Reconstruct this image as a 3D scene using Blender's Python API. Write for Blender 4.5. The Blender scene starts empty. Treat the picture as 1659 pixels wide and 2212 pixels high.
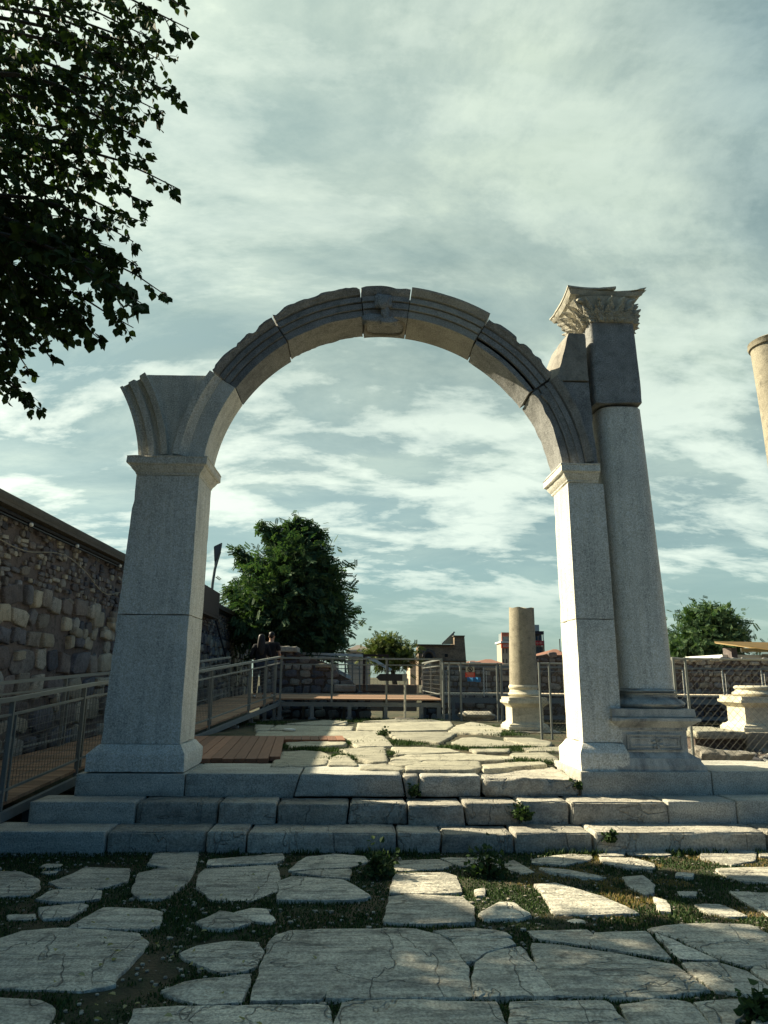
import bpy, math, random
from math import sin, cos, pi, radians, atan2, sqrt, exp
from mathutils import Vector, Matrix, noise
import mathutils
random.seed(7)
SC = bpy.context.scene
COL = SC.collection
# ------------------------------------------------------------------ camera
FPX, HC, CU, CV = 1500.0, 1.7, 829.5, 1106.0
TH, PSI, PHI = math.atan(356 / 1500.0), 0.0345, 0.0082
F_ = Vector((sin(PSI) * cos(TH), cos(PSI) * cos(TH), sin(TH)))
r0 = Vector((cos(PSI), -sin(PSI), 0)); u0 = r0.cross(F_)
R_ = r0 * cos(PHI) + u0 * sin(PHI); U_ = u0 * cos(PHI) - r0 * sin(PHI)
cam = bpy.data.cameras.new('camera'); camo = bpy.data.objects.new('camera', cam); COL.objects.link(camo)
m = Matrix.Identity(4)
for i in range(3):
    m[i][0], m[i][1], m[i][2] = R_[i], U_[i], -F_[i]
m[0][3], m[1][3], m[2][3] = 0, 0, HC
camo.matrix_world = m
cam.sensor_fit = 'HORIZONTAL'; cam.sensor_width = 36; cam.lens = 36 * FPX / 1659.0
cam.clip_start = 0.05; cam.clip_end = 5000
SC.camera = camo
# surveying helpers: a sight line of the photograph met with a real plane
def ray(u, v): return F_ + R_ * ((u - CU) / FPX) - U_ * ((v - CV) / FPX)
def G(u, v, z):
    d = ray(u, v); t = (z - HC) / d.z; return Vector((d.x * t, d.y * t, z))
def V(u, v, Y):
    d = ray(u, v); t = Y / d.y; return Vector((d.x * t, Y, HC + d.z * t))
def XP(u, v, X):
    d = ray(u, v); t = X / d.x; return Vector((X, d.y * t, HC + d.z * t))
def proj(p):
    d = p - Vector((0, 0, HC)); c = d.dot(F_)
    return CU + FPX * d.dot(R_) / c, CV - FPX * d.dot(U_) / c
# ------------------------------------------------------------------ light
SUN_AZ, SUN_EL = radians(-65), radians(35)     # azimuth from +Y towards +X
SD = Vector((sin(SUN_AZ) * cos(SUN_EL), cos(SUN_AZ) * cos(SUN_EL), sin(SUN_EL)))
sl = bpy.data.lights.new('sun', 'SUN'); sl.energy = 5.0; sl.angle = radians(0.6); sl.color = (1.0, 0.89, 0.66)
so = bpy.data.objects.new('sun', sl); COL.objects.link(so)
so.rotation_euler = SD.to_track_quat('Z', 'Y').to_euler(); so.location = (-20, 10, 20)
SC.view_settings.view_transform = 'Standard'; SC.view_settings.look = 'None'
SC.view_settings.exposure = 1.25; SC.view_settings.gamma = 1.0

class NT:
    def __init__(s, tree): s.t = tree; s.n = tree.nodes; s.l = tree.links
    def new(s, typ, **kw):
        n = s.n.new(typ)
        for k, v in kw.items(): setattr(n, k, v)
        return n
    def put(s, sock, val):
        if isinstance(val, bpy.types.NodeSocket): s.l.new(val, sock)
        elif isinstance(val, (tuple, list)) and len(val) == 3 and sock.type == 'RGBA': sock.default_value = (*val, 1)
        else: sock.default_value = val
    def math(s, op, a, b=0.0, c=None, clamp=False):
        n = s.new('ShaderNodeMath', operation=op, use_clamp=clamp); s.put(n.inputs[0], a); s.put(n.inputs[1], b)
        if c is not None: s.put(n.inputs[2], c)
        return n.outputs[0]
    def vmath(s, op, a, b=(0, 0, 0)):
        n = s.new('ShaderNodeVectorMath', operation=op); s.put(n.inputs[0], a); s.put(n.inputs[1], b)
        return n.outputs['Value'] if op in ('DOT_PRODUCT', 'LENGTH', 'DISTANCE') else n.outputs['Vector']
    def mix(s, f, a, b, mode='MIX'):
        n = s.new('ShaderNodeMix', data_type='RGBA', blend_type=mode); s.put(n.inputs[0], f); s.put(n.inputs[6], a); s.put(n.inputs[7], b)
        return n.outputs[2]
    def noise(s, vec, scale, detail=4, rough=0.55, dist=0.0):
        n = s.new('ShaderNodeTexNoise'); s.put(n.inputs['Vector'], vec); n.inputs['Scale'].default_value = scale
        n.inputs['Detail'].default_value = detail; n.inputs['Roughness'].default_value = rough; n.inputs['Distortion'].default_value = dist
        return n.outputs['Fac']
    def ramp(s, f, stops):
        n = s.new('ShaderNodeValToRGB'); s.put(n.inputs[0], f); cr = n.color_ramp
        while len(cr.elements) < len(stops): cr.elements.new(0.5)
        for e, (p, c) in zip(cr.elements, stops):
            e.position = p; e.color = (*c, 1) if isinstance(c, (tuple, list)) else (c, c, c, 1)
        return n.outputs[0]
    def mapping(s, vec, sc=(1, 1, 1), rot=(0, 0, 0), loc=(0, 0, 0)):
        n = s.new('ShaderNodeMapping'); s.put(n.inputs[0], vec); n.inputs['Scale'].default_value = sc
        n.inputs['Rotation'].default_value = rot; n.inputs['Location'].default_value = loc
        return n.outputs[0]

# ------------------------------------------------------------------ sky (world)
W = bpy.data.worlds.new('World'); SC.world = W; W.use_nodes = True
t = NT(W.node_tree); t.n.clear()
out = t.new('ShaderNodeOutputWorld'); bg = t.new('ShaderNodeBackground'); t.l.new(bg.outputs[0], out.inputs[0])
bg.inputs[1].default_value = 0.068
sk = t.new('ShaderNodeTexSky'); sk.sky_type = 'NISHITA'; sk.sun_disc = False
sk.sun_elevation = SUN_EL; sk.sun_rotation = SUN_AZ; sk.air_density = 1.2; sk.dust_density = 0.8; sk.ozone_density = 3.0
tc = t.new('ShaderNodeTexCoord'); d = tc.outputs['Generated']
sep = t.new('ShaderNodeSeparateXYZ'); t.put(sep.inputs[0], d)
zc = t.math('MAXIMUM', sep.outputs[2], 0.0)
den = t.math('ADD', zc, 0.16)
den2 = t.math('ADD', zc, 0.38); cmb2 = t.new('ShaderNodeCombineXYZ'); t.put(cmb2.inputs[0], t.math('DIVIDE', sep.outputs[0], den2)); t.put(cmb2.inputs[1], t.math('DIVIDE', sep.outputs[1], den2)); P2 = cmb2.outputs[0]
px = t.math('DIVIDE', sep.outputs[0], den); py = t.math('DIVIDE', sep.outputs[1], den)
cmb = t.new('ShaderNodeCombineXYZ'); t.put(cmb.inputs[0], px); t.put(cmb.inputs[1], py); P = cmb.outputs[0]
n1 = t.noise(t.mapping(P, (0.75, 1.0, 1), (0, 0, 0.5), (3.1, 1.7, 0)), 1.25, 10, 0.66, 0.35)   # big broken masses
n2 = t.noise(t.mapping(P2, (0.9, 1.9, 1), (0, 0, 0.12), (7.1, 2.6, 0)), 3.9, 11, 0.60, 0.2)      # puffs
n3 = t.noise(t.mapping(P, (0.6, 1.7, 1), (0, 0, 0.9), (0, 5, 0)), 0.9, 8, 0.6, 0.5)                # veils and streaks
low = t.ramp(zc, [(0.05, 0.0), (0.14, 1.0), (0.30, 0.9), (0.50, 0.25)])                           # puffs live low in the sky
puff = t.math('MULTIPLY', t.ramp(t.math('ADD', t.math('MULTIPLY', n2, 0.65), t.math('MULTIPLY', n1, 0.35)), [(0.48, 0.0), (0.525, 0.6), (0.58, 1.0)]), low)
hi = t.ramp(zc, [(0.0, 0.30), (0.12, 0.22), (0.24, 0.55), (0.45, 0.96), (1.0, 1.0)])               # the veil thickens upwards
veil = t.math('MULTIPLY', t.ramp(n3, [(0.35, 0.55), (0.62, 1.0)]), hi)
glow = t.math('POWER', t.math('MAXIMUM', t.vmath('DOT_PRODUCT', d, tuple(SD)), 0.0), 3.2)
sky = t.mix(1.0, sk.outputs[0], (0.75, 0.92, 0.80), 'MULTIPLY')
sky = t.mix(0.7, sky, (1.95, 2.85, 2.75))
veilc = t.mix(glow, (3.0, 3.7, 3.3), (8.4, 9.2, 7.5))
shade = t.ramp(n1, [(0.36, (0.50, 0.58, 0.62)), (0.50, (0.90, 0.92, 0.92)), (0.60, (1.30, 1.26, 1.18))])
veilc = t.mix(1.0, veilc, shade, 'MULTIPLY')
cldc = t.mix(glow, (6.2, 7.0, 6.1), (11.0, 11.2, 9.4))
c1 = t.mix(t.math('MULTIPLY', veil, 0.9), sky, veilc)
c2 = t.mix(t.math('MULTIPLY', puff, 0.75), c1, cldc)
away = t.vmath('DOT_PRODUCT', d, (-0.55, 0.83, 0.10))                                           # sky far from the sun is deep and dim
dim = t.ramp(t.math('ADD', t.math('MULTIPLY', away, 0.5), 0.5), [(0.30, (0.13, 0.27, 0.54)), (0.60, (0.42, 0.57, 0.75)), (0.72, (1, 1, 1))])
t.put(bg.inputs[0], t.mix(1.0, c2, dim, 'MULTIPLY'))

# ------------------------------------------------------------------ mesh builder
LOC = {}
class MB:
    def __init__(s): s.v = []; s.f = []
    def add(s, vs, fs):
        o = len(s.v); s.v += [tuple(p) for p in vs]; s.f += [tuple(i + o for i in f) for f in fs]
    def box(s, x0, x1, y0, y1, z0, z1):
        s.add([(x0, y0, z0), (x1, y0, z0), (x1, y1, z0), (x0, y1, z0), (x0, y0, z1), (x1, y0, z1), (x1, y1, z1), (x0, y1, z1)],
              [(0, 3, 2, 1), (4, 5, 6, 7), (0, 1, 5, 4), (1, 2, 6, 5), (2, 3, 7, 6), (3, 0, 4, 7)])
    def bar(s, a, b, w, h=None, up=(0, 0, 1)):
        h = h or w; a = Vector(a); b = Vector(b); d = (b - a).normalized(); up = Vector(up)
        if abs(d.dot(up)) > 0.98: up = Vector((0, 1, 0))
        x = d.cross(up).normalized() * w / 2; y = x.cross(d).normalized() * h / 2
        vs = [a - x - y, a + x - y, a + x + y, a - x + y, b - x - y, b + x - y, b + x + y, b - x + y]
        s.add(vs, [(0, 1, 2, 3), (7, 6, 5, 4), (0, 4, 5, 1), (1, 5, 6, 2), (2, 6, 7, 3), (3, 7, 4, 0)])
    def tube(s, pts, r, n=8, cap=True):
        pts = [Vector(p) for p in pts]; rs = r if isinstance(r, (list, tuple)) else [r] * len(pts)
        vs = []; prev = None
        for i, p in enumerate(pts):
            d = (pts[min(i + 1, len(pts) - 1)] - pts[max(i - 1, 0)]).normalized()
            if prev is None: prev = d.orthogonal().normalized()
            x = (prev - d * prev.dot(d)).normalized(); prev = x; y = d.cross(x)
            vs += [p + (x * cos(2 * pi * k / n) + y * sin(2 * pi * k / n)) * rs[i] for k in range(n)]
        fs = [(i * n + k, i * n + (k + 1) % n, (i + 1) * n + (k + 1) % n, (i + 1) * n + k) for i in range(len(pts) - 1) for k in range(n)]
        if cap: fs += [tuple(range(n - 1, -1, -1)), tuple(range((len(pts) - 1) * n, len(pts) * n))]
        s.add(vs, fs)
    def loft(s, rings, cap=True):
        n = len(rings[0]); vs = [p for r in rings for p in r]
        fs = [(i * n + k, i * n + (k + 1) % n, (i + 1) * n + (k + 1) % n, (i + 1) * n + k) for i in range(len(rings) - 1) for k in range(n)]
        if cap: fs += [tuple(range(n - 1, -1, -1)), tuple(range((len(rings) - 1) * n, len(rings) * n))]
        s.add(vs, fs)
    def prism_y(s, poly, y0, y1):       # poly: (x,z) counter-clockwise seen from -Y
        n = len(poly); vs = [(x, y0, z) for x, z in poly] + [(x, y1, z) for x, z in poly]
        s.add(vs, [tuple(range(n)), tuple(range(2 * n - 1, n - 1, -1))] + [(k, k + n, (k + 1) % n + n, (k + 1) % n) for k in range(n)])
    def prism_z(s, poly, z0, z1):
        n = len(poly); vs = [(x, y, z0) for x, y in poly] + [(x, y, z1) for x, y in poly]
        s.add(vs, [tuple(range(n - 1, -1, -1)), tuple(range(n, 2 * n))] + [(k, (k + 1) % n, (k + 1) % n + n, k + n) for k in range(n)])
    def rbox(s, x0, x1, y0, y1, z0, z1, r=0.02, wear=0.0, seed=0, sl=0.0, sr=0.0, step=0.07, fscale=3.0):
        # worn block: finely divided box, rounded edges, noise-bitten
        lo = Vector((x0, y0, z0)); hi = Vector((x1, y1, z1))
        def cuts(a, b):
            L = b - a; rr = min(r, L * 0.45); n = max(1, min(40, int((L - 2 * rr) / step)))
            return [a, a + rr * 0.35, a + rr] + [a + rr + (L - 2 * rr) * k / n for k in range(1, n)] + [b - rr, b - rr * 0.35, b]
        cs = [cuts(lo[i], hi[i]) for i in range(3)]; idx = {}; vs = []; fs = []; zm = (z0 + z1) / 2
        def vert(i, j, k):
            key = (i, j, k)
            if key in idx: return idx[key]
            p = Vector((cs[0][i], cs[1][j], cs[2][k]))
            q = Vector([min(max(p[a], lo[a] + min(r, (hi[a] - lo[a]) * .45)), hi[a] - min(r, (hi[a] - lo[a]) * .45)) for a in range(3)])
            dd = p - q; L = dd.length
            nrm = dd.normalized() if L > 1e-6 else Vector((0, 0, 1))
            if L > 1e-6: p = q + nrm * min(L, r)
            if wear:
                e = sum(1 for a in range(3) if abs(dd[a]) > r * 0.3)
                w = wear * (0.35 if e < 2 else 1.0)
                nz = noise.noise(p * fscale + Vector((seed * 7.3, seed * 1.7, 0))) + 0.5 * noise.noise(p * fscale * 3.1 + Vector((seed, 3, seed))) + 0.35 * noise.noise(p * fscale * 8 + Vector((seed, 9, 1)))
                p = p - nrm * w * (0.5 + nz)
            f = (p.x - x0) / (x1 - x0); p.x += ((1 - f) * sl + f * sr) * (p.z - zm) / (z1 - z0)
            idx[key] = len(vs); vs.append(p); return idx[key]
        I, J, K = [len(c) - 1 for c in cs]
        for i in range(I):
            for j in range(J):
                fs.append((vert(i, j, 0), vert(i, j + 1, 0), vert(i + 1, j + 1, 0), vert(i + 1, j, 0)))
                fs.append((vert(i, j, K), vert(i + 1, j, K), vert(i + 1, j + 1, K), vert(i, j + 1, K)))
            for k in range(K):
                fs.append((vert(i, 0, k), vert(i + 1, 0, k), vert(i + 1, 0, k + 1), vert(i, 0, k + 1)))
                fs.append((vert(i, J, k), vert(i, J, k + 1), vert(i + 1, J, k + 1), vert(i + 1, J, k)))
        for j in range(J):
            for k in range(K):
                fs.append((vert(0, j, k), vert(0, j, k + 1), vert(0, j + 1, k + 1), vert(0, j + 1, k)))
                fs.append((vert(I, j, k), vert(I, j + 1, k), vert(I, j + 1, k + 1), vert(I, j, k + 1)))
        s.add(vs, fs)
    def rock(s, c, sx, sy, sz, seed=0, sub=2, amp=0.35):
        import bmesh
        bm = bmesh.new(); bmesh.ops.create_icosphere(bm, subdivisions=sub, radius=1.0)
        c = Vector(c); vs = []
        for v in bm.verts:
            p = v.co.copy(); q = Vector([math.copysign(abs(a) ** 0.7, a) for a in p])
            q *= 1 + amp * noise.noise(p * 1.3 + Vector((seed * 3.7, seed, 1))) + amp * 0.3 * noise.noise(p * 4 + Vector((seed, 0, 5)))
            vs.append((c.x + q.x * sx, c.y + q.y * sy, c.z + q.z * sz))
        fs = [tuple(v.index for v in f.verts) for f in bm.faces]; bm.free(); s.add(vs, fs)
    def build(s, name, mat, parent=None, smooth=False, angle=35):
        me = bpy.data.meshes.new(name); off = Vector(LOC.get(parent.name, (0, 0, 0))) if parent else Vector((0, 0, 0))
        me.from_pydata([(p[0] - off.x, p[1] - off.y, p[2] - off.z) for p in s.v], [], s.f)
        me.materials.append(mat)
        if smooth:
            me.polygons.foreach_set('use_smooth', [True] * len(me.polygons)); me.set_sharp_from_angle(angle=radians(angle))
        me.update()
        o = bpy.data.objects.new(name, me); COL.objects.link(o)
        if parent: o.parent = parent; LOC[o.name] = tuple(off)
        return o
def thing(name, loc, label, cat, group=None):
    o = bpy.data.objects.new(name, None); COL.objects.link(o); o.location = loc; o.empty_display_size = 0.2
    LOC[o.name] = tuple(loc); o['label'] = label; o['category'] = cat
    if group: o['group'] = group
    return o
def tag(o, label, cat, group=None, kind=None):
    o['label'] = label; o['category'] = cat
    if group: o['group'] = group
    if kind: o['kind'] = kind
    return o
def struct(o, kind='structure', label=None):
    o['kind'] = kind
    if label: o['label'] = label
    return o

def weather(o, amp=.02, step=.07, seed=0, thr=.12):
    # chip the sharp edges of a dressed stone and let its faces undulate very slightly
    import bmesh
    bm = bmesh.new(); bm.from_mesh(o.data)
    for _ in range(7):
        L = [e for e in bm.edges if e.calc_length() > step * 1.6]
        if not L: break
        bmesh.ops.subdivide_edges(bm, edges=L, cuts=1, use_grid_fill=True)
        if len(bm.verts) > 14000: break
    bm.normal_update(); mv = []
    for v in bm.verts:
        sharp = any(len(e.link_faces) == 2 and e.calc_face_angle(0) > .5 for e in v.link_edges)
        p = v.co; q = p * 5 + Vector((seed * 3.1, seed, 0)); n = noise.noise(q) + .6 * noise.noise(q * 2.7) + .4 * noise.noise(q * 6)
        d = (amp * max(0, n - thr) + .0035 if sharp else 0) + .0015 * noise.noise(p * 2.2)
        mv.append((v, v.co - v.normal * d))
    for v, c in mv: v.co = c
    bm.to_mesh(o.data); bm.free(); me = o.data
    me.polygons.foreach_set('use_smooth', [True] * len(me.polygons)); me.set_sharp_from_angle(angle=radians(32)); me.update()
    return o
# ------------------------------------------------------------------ materials
def mat(name, fn, rough=0.85, metallic=0.0, spec=0.3):
    M = bpy.data.materials.new(name); M.use_nodes = True; t = NT(M.node_tree)
    b = t.n['Principled BSDF']; b.inputs['Roughness'].default_value = rough; b.inputs['Metallic'].default_value = metallic
    b.inputs['Specular IOR Level'].default_value = spec
    fn(t, b); return M
def stone(name, base, dark, streak=(6, 6, 0.7), bump=0.5, spot=0.5, island=0.0, rough=0.85, vein=0.35, objvar=0.12, fine=55, grain=0.35, cracks=0.0, palette=None):
    def fn(t, b):
        tc = t.new('ShaderNodeTexCoord'); p = tc.outputs['Object']
        oi = t.new('ShaderNodeObjectInfo')
        geo = t.new('ShaderNodeNewGeometry')
        rnd = t.math('ADD', oi.outputs['Random'], geo.outputs['Random Per Island'])
        pv = t.vmath('ADD', p, t.mix(1.0, (0, 0, 0), t.math('MULTIPLY', rnd, 9.0), 'ADD'))
        big = t.noise(pv, 1.6, 5, 0.6, 0.4)
        st = t.noise(t.mapping(pv, streak), 1.4, 6, 0.62, 0.6)
        fi = t.noise(p, fine, 3, 0.7)
        mid = t.noise(pv, 9, 5, 0.65)
        f = t.math('ADD', t.math('MULTIPLY', t.ramp(big, [(0.35, 0), (0.7, 1)]), 0.45), t.math('MULTIPLY', t.ramp(st, [(0.42, 0), (0.68, 1)]), vein), clamp=True)
        bs = base if not palette else t.ramp(geo.outputs['Random Per Island'], [(k / (len(palette) - 1), q) for k, q in enumerate(palette)])
        c = t.mix(f, bs, dark if not palette else t.mix(1.0, bs, (0.45, 0.45, 0.45), 'MULTIPLY'))
        c = t.mix(t.math('MULTIPLY', t.ramp(mid, [(0.5, 0), (0.72, 1)]), spot), c, tuple(x * 0.45 for x in dark))
        c = t.mix(grain, c, t.ramp(fi, [(0.32, 0.2), (0.68, 0.85)]), 'OVERLAY')
        ck = None
        if cracks:
            cn = t.noise(t.mapping(pv, (0.5, 1.9, 1.9)), 0.8, 5, 0.55, 0.2); cn2 = t.noise(t.mapping(pv, (1.5, 0.6, 0.6)), 0.7, 5, 0.55, 0.2)
            ck = t.math('MAXIMUM', t.ramp(t.math('ABSOLUTE', t.math('SUBTRACT', cn, 0.5)), [(0.0, 1.0), (0.0035, 0.0)]), t.ramp(t.math('ABSOLUTE', t.math('SUBTRACT', cn2, 0.5)), [(0.0, 1.0), (0.0025, 0.0)]))
            c = t.mix(t.math('MULTIPLY', ck, cracks), c, (0.03, 0.028, 0.022))
        if island:
            hs = t.new('ShaderNodeHueSaturation')
            t.put(hs.inputs['Value'], t.math('ADD', t.math('MULTIPLY', geo.outputs['Random Per Island'], island * 2), 1 - island)); t.put(hs.inputs['Color'], c); c = hs.outputs[0]
        if objvar:
            hs = t.new('ShaderNodeHueSaturation')
            t.put(hs.inputs['Value'], t.math('ADD', t.math('MULTIPLY', oi.outputs['Random'], objvar * 2), 1 - objvar)); t.put(hs.inputs['Color'], c); c = hs.outputs[0]
        t.put(b.inputs['Base Color'], c)
        h = t.math('ADD', t.math('MULTIPLY', mid, 0.6), t.math('ADD', t.math('MULTIPLY', fi, 0.25), t.math('MULTIPLY', st, 0.5)))
        if ck is not None: h = t.math('SUBTRACT', h, t.math('MULTIPLY', ck, 0.7))
        bp = t.new('ShaderNodeBump'); bp.inputs['Strength'].default_value = bump; bp.inputs['Distance'].default_value = 0.03
        t.put(bp.inputs['Height'], h); t.l.new(bp.outputs[0], b.inputs['Normal'])
    return mat(name, fn, rough)
def plain(name, col, rough=0.6, metallic=0.0, var=0.25, scale=8, bump=0.1, spec=0.3, stretch=(1, 1, 1), island=0.0):
    def fn(t, b):
        tc = t.new('ShaderNodeTexCoord'); p = t.mapping(tc.outputs['Object'], stretch)
        n = t.noise(p, scale, 5, 0.6); c = t.mix(n, tuple(x * (1 - var) for x in col), tuple(min(1, x * (1 + var)) for x in col))
        if island:
            geo = t.new('ShaderNodeNewGeometry'); hs = t.new('ShaderNodeHueSaturation')
            t.put(hs.inputs['Value'], t.math('ADD', t.math('MULTIPLY', geo.outputs['Random Per Island'], island * 2), 1 - island)); t.put(hs.inputs['Color'], c); c = hs.outputs[0]
        t.put(b.inputs['Base Color'], c)
        bp = t.new('ShaderNodeBump'); bp.inputs['Strength'].default_value = bump; bp.inputs['Distance'].default_value = 0.02
        t.put(bp.inputs['Height'], t.noise(p, scale * 4, 4)); t.l.new(bp.outputs[0], b.inputs['Normal'])
    return mat(name, fn, rough, metallic, spec)
def leafmat(name, c1, c2, trans=0.25):
    def fn(t, b):
        geo = t.new('ShaderNodeNewGeometry'); c = t.mix(geo.outputs['Random Per Island'], c1, c2)
        t.put(b.inputs['Base Color'], c)
        tr = t.new('ShaderNodeBsdfTranslucent'); t.put(tr.inputs[0], t.mix(1.0, c, (1.2, 1.5, 0.6), 'MULTIPLY'))
        mx = t.new('ShaderNodeMixShader'); mx.inputs[0].default_value = trans
        t.l.new(b.outputs[0], mx.inputs[1]); t.l.new(tr.outputs[0], mx.inputs[2]); t.l.new(mx.outputs[0], t.n['Material Output'].inputs[0])
    return mat(name, fn, 0.7, 0, 0.08)
M_NEW = stone('dressed_marble', (0.70, 0.67, 0.57), (0.42, 0.41, 0.36), (7, 7, 0.5), 0.30, 0.22, vein=0.55, objvar=0.06, fine=72, grain=0.85)
M_OLD = stone('weathered_marble', (0.31, 0.285, 0.235), (0.15, 0.135, 0.115), (4, 4, 2), 0.55, 0.5, vein=0.4, objvar=0.12)
M_ARCH = stone('dark_weathered_marble', (0.28, 0.28, 0.265), (0.13, 0.13, 0.125), (3, 3, 3), 0.6, 0.45, vein=0.4, objvar=0.12, fine=70, grain=0.75)
M_PED = stone('veined_marble', (0.58, 0.56, 0.49), (0.18, 0.18, 0.17), (3.0, 3.0, 0.8), 0.25, 0.15, vein=0.8, objvar=0.03, fine=110, grain=0.5)
M_STEP = stone('step_marble', (0.43, 0.40, 0.325), (0.19, 0.18, 0.155), (1.2, 6, 5), 0.85, 0.5, vein=0.5, objvar=0.24, grain=0.6, cracks=0.1)
M_STEPN = stone('grey_step_marble', (0.46, 0.445, 0.38), (0.25, 0.245, 0.21), (1.2, 5, 5), 0.4, 0.3, vein=0.6, objvar=0.08, grain=0.75, fine=72)
M_PAVE = stone('paving_stone', (0.58, 0.54, 0.43), (0.25, 0.24, 0.20), (1.5, 11, 11), 1.0, 0.75, island=0.18, vein=0.85, objvar=0, rough=0.8, grain=0.7, cracks=0.08)
M_PAVE2 = stone('platform_paving', (0.40, 0.375, 0.28), (0.21, 0.20, 0.155), (1.0, 7, 7), 0.9, 0.4, island=0.13, vein=0.7, objvar=0, grain=0.5, cracks=0.2)
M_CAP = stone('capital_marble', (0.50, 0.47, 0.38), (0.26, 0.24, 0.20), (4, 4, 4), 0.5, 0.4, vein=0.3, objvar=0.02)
M_GRAN = stone('brown_granite', (0.34, 0.305, 0.225), (0.20, 0.18, 0.135), (5, 5, 1.2), 0.4, 0.6, vein=0.3, objvar=0.05)
M_CREAM = stone('cream_marble', (0.64, 0.59, 0.45), (0.34, 0.31, 0.23), (2, 2, 7), 0.4, 0.3, vein=0.5, objvar=0.05)
M_RUB = stone('rubble_stone', (0.20, 0.165, 0.135), (0.085, 0.075, 0.068), (3, 3, 3), 1.0, 0.6, island=0.3, vein=0.4, objvar=0, grain=0.55, palette=[(0.09, 0.10, 0.13), (0.16, 0.14, 0.14), (0.24, 0.22, 0.19), (0.12, 0.13, 0.16), (0.17, 0.145, 0.135), (0.32, 0.30, 0.25), (0.14, 0.15, 0.17)])
M_RUBL = stone('pale_rubble_stone', (0.36, 0.33, 0.26), (0.20, 0.18, 0.14), (3, 3, 3), 1.0, 0.5, island=0.3, vein=0.3, objvar=0)
M_MORT = stone('old_mortar', (0.12, 0.09, 0.07), (0.05, 0.04, 0.035), (2, 2, 2), 1.0, 0.8, vein=0.3, objvar=0)
M_MORTL = stone('brown_plaster', (0.15, 0.125, 0.115), (0.065, 0.056, 0.056), (2, 2, 2), 1.0, 0.8, vein=0.3, objvar=0)
M_COPE = plain('dark_coping', (0.10, 0.09, 0.075), 0.9, var=0.4, scale=5, bump=0.5)
M_STEEL = plain('galvanised_steel', (0.20, 0.215, 0.20), 0.5, 0.3, var=0.2, scale=12, bump=0.03)
M_BEAM = plain('painted_beam', (0.16, 0.18, 0.18), 0.6, 0.1, var=0.2)
M_DARKM = plain('black_steel', (0.012, 0.013, 0.015), 0.5, 0.2)
M_WIRE = plain('wire', (0.12, 0.12, 0.105), 0.5, 0.4)
M_WHITE = plain('white_paint', (0.72, 0.72, 0.66), 0.6, var=0.08)
M_GLASS = plain('milky_glass', (0.30, 0.36, 0.32), 0.2, var=0.1, spec=0.6)
M_BLACK = plain('black_sign', (0.01, 0.012, 0.016), 0.45)
M_RED = plain('red_sign', (0.55, 0.05, 0.03), 0.6, var=0.1)
M_BLUE = plain('blue_sheet', (0.02, 0.20, 0.42), 0.6)
M_TILE = plain('roof_tiles', (0.21, 0.10, 0.065), 0.85, var=0.5, scale=5, bump=0.6)
M_GTILE = plain('grey_roof_tiles', (0.15, 0.125, 0.105), 0.85, var=0.4, scale=5)
M_BRICK = stone('dark_brickwork', (0.26, 0.195, 0.135), (0.12, 0.09, 0.065), (1, 1, 6), 0.8, 0.6, vein=0.4, objvar=0, fine=8)
M_TENT = None
M_FACADE = plain('pale_facade', (0.50, 0.40, 0.29), 0.8, var=0.1)
M_WIN = plain('window_glass', (0.03, 0.04, 0.05), 0.15, spec=0.6)
M_BARK = plain('bark', (0.055, 0.045, 0.035), 0.95, var=0.5, scale=14, bump=0.8, stretch=(1, 1, 0.3))
M_SKIN = plain('skin', (0.42, 0.24, 0.16), 0.6, var=0.06)
M_BLKC = plain('black_cloth', (0.010, 0.010, 0.013), 0.9)
M_JEAN = plain('grey_denim', (0.14, 0.16, 0.19), 0.9, var=0.3, scale=20)
M_JEAN2 = plain('dark_denim', (0.03, 0.035, 0.05), 0.9)
M_HAIR = plain('dark_hair', (0.012, 0.009, 0.008), 0.5, stretch=(6, 6, 0.5))
def canvas_fn(t, b):
    b.inputs['Base Color'].default_value = (0.75, 0.60, 0.38, 1)
    tr = t.new('ShaderNodeBsdfTranslucent'); tr.inputs[0].default_value = (0.85, 0.72, 0.48, 1); mx = t.new('ShaderNodeMixShader'); mx.inputs[0].default_value = 0.4
    t.l.new(b.outputs[0], mx.inputs[1]); t.l.new(tr.outputs[0], mx.inputs[2]); t.l.new(mx.outputs[0], t.n['Material Output'].inputs[0])
M_TENT = mat('cream_canvas', canvas_fn, 0.8)
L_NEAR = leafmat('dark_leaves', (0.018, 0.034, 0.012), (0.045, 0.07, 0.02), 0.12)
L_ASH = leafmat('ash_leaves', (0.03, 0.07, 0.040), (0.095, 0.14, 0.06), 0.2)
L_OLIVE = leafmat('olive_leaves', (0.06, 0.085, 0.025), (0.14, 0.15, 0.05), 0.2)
L_GRASS = leafmat('grass_blades', (0.022, 0.045, 0.020), (0.065, 0.10, 0.035), 0.15)
L_DRY = leafmat('dry_grass', (0.17, 0.13, 0.055), (0.28, 0.20, 0.09), 0.25)
L_FALL = leafmat('fallen_leaf', (0.35, 0.30, 0.14), (0.45, 0.40, 0.22), 0.2)
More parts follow.
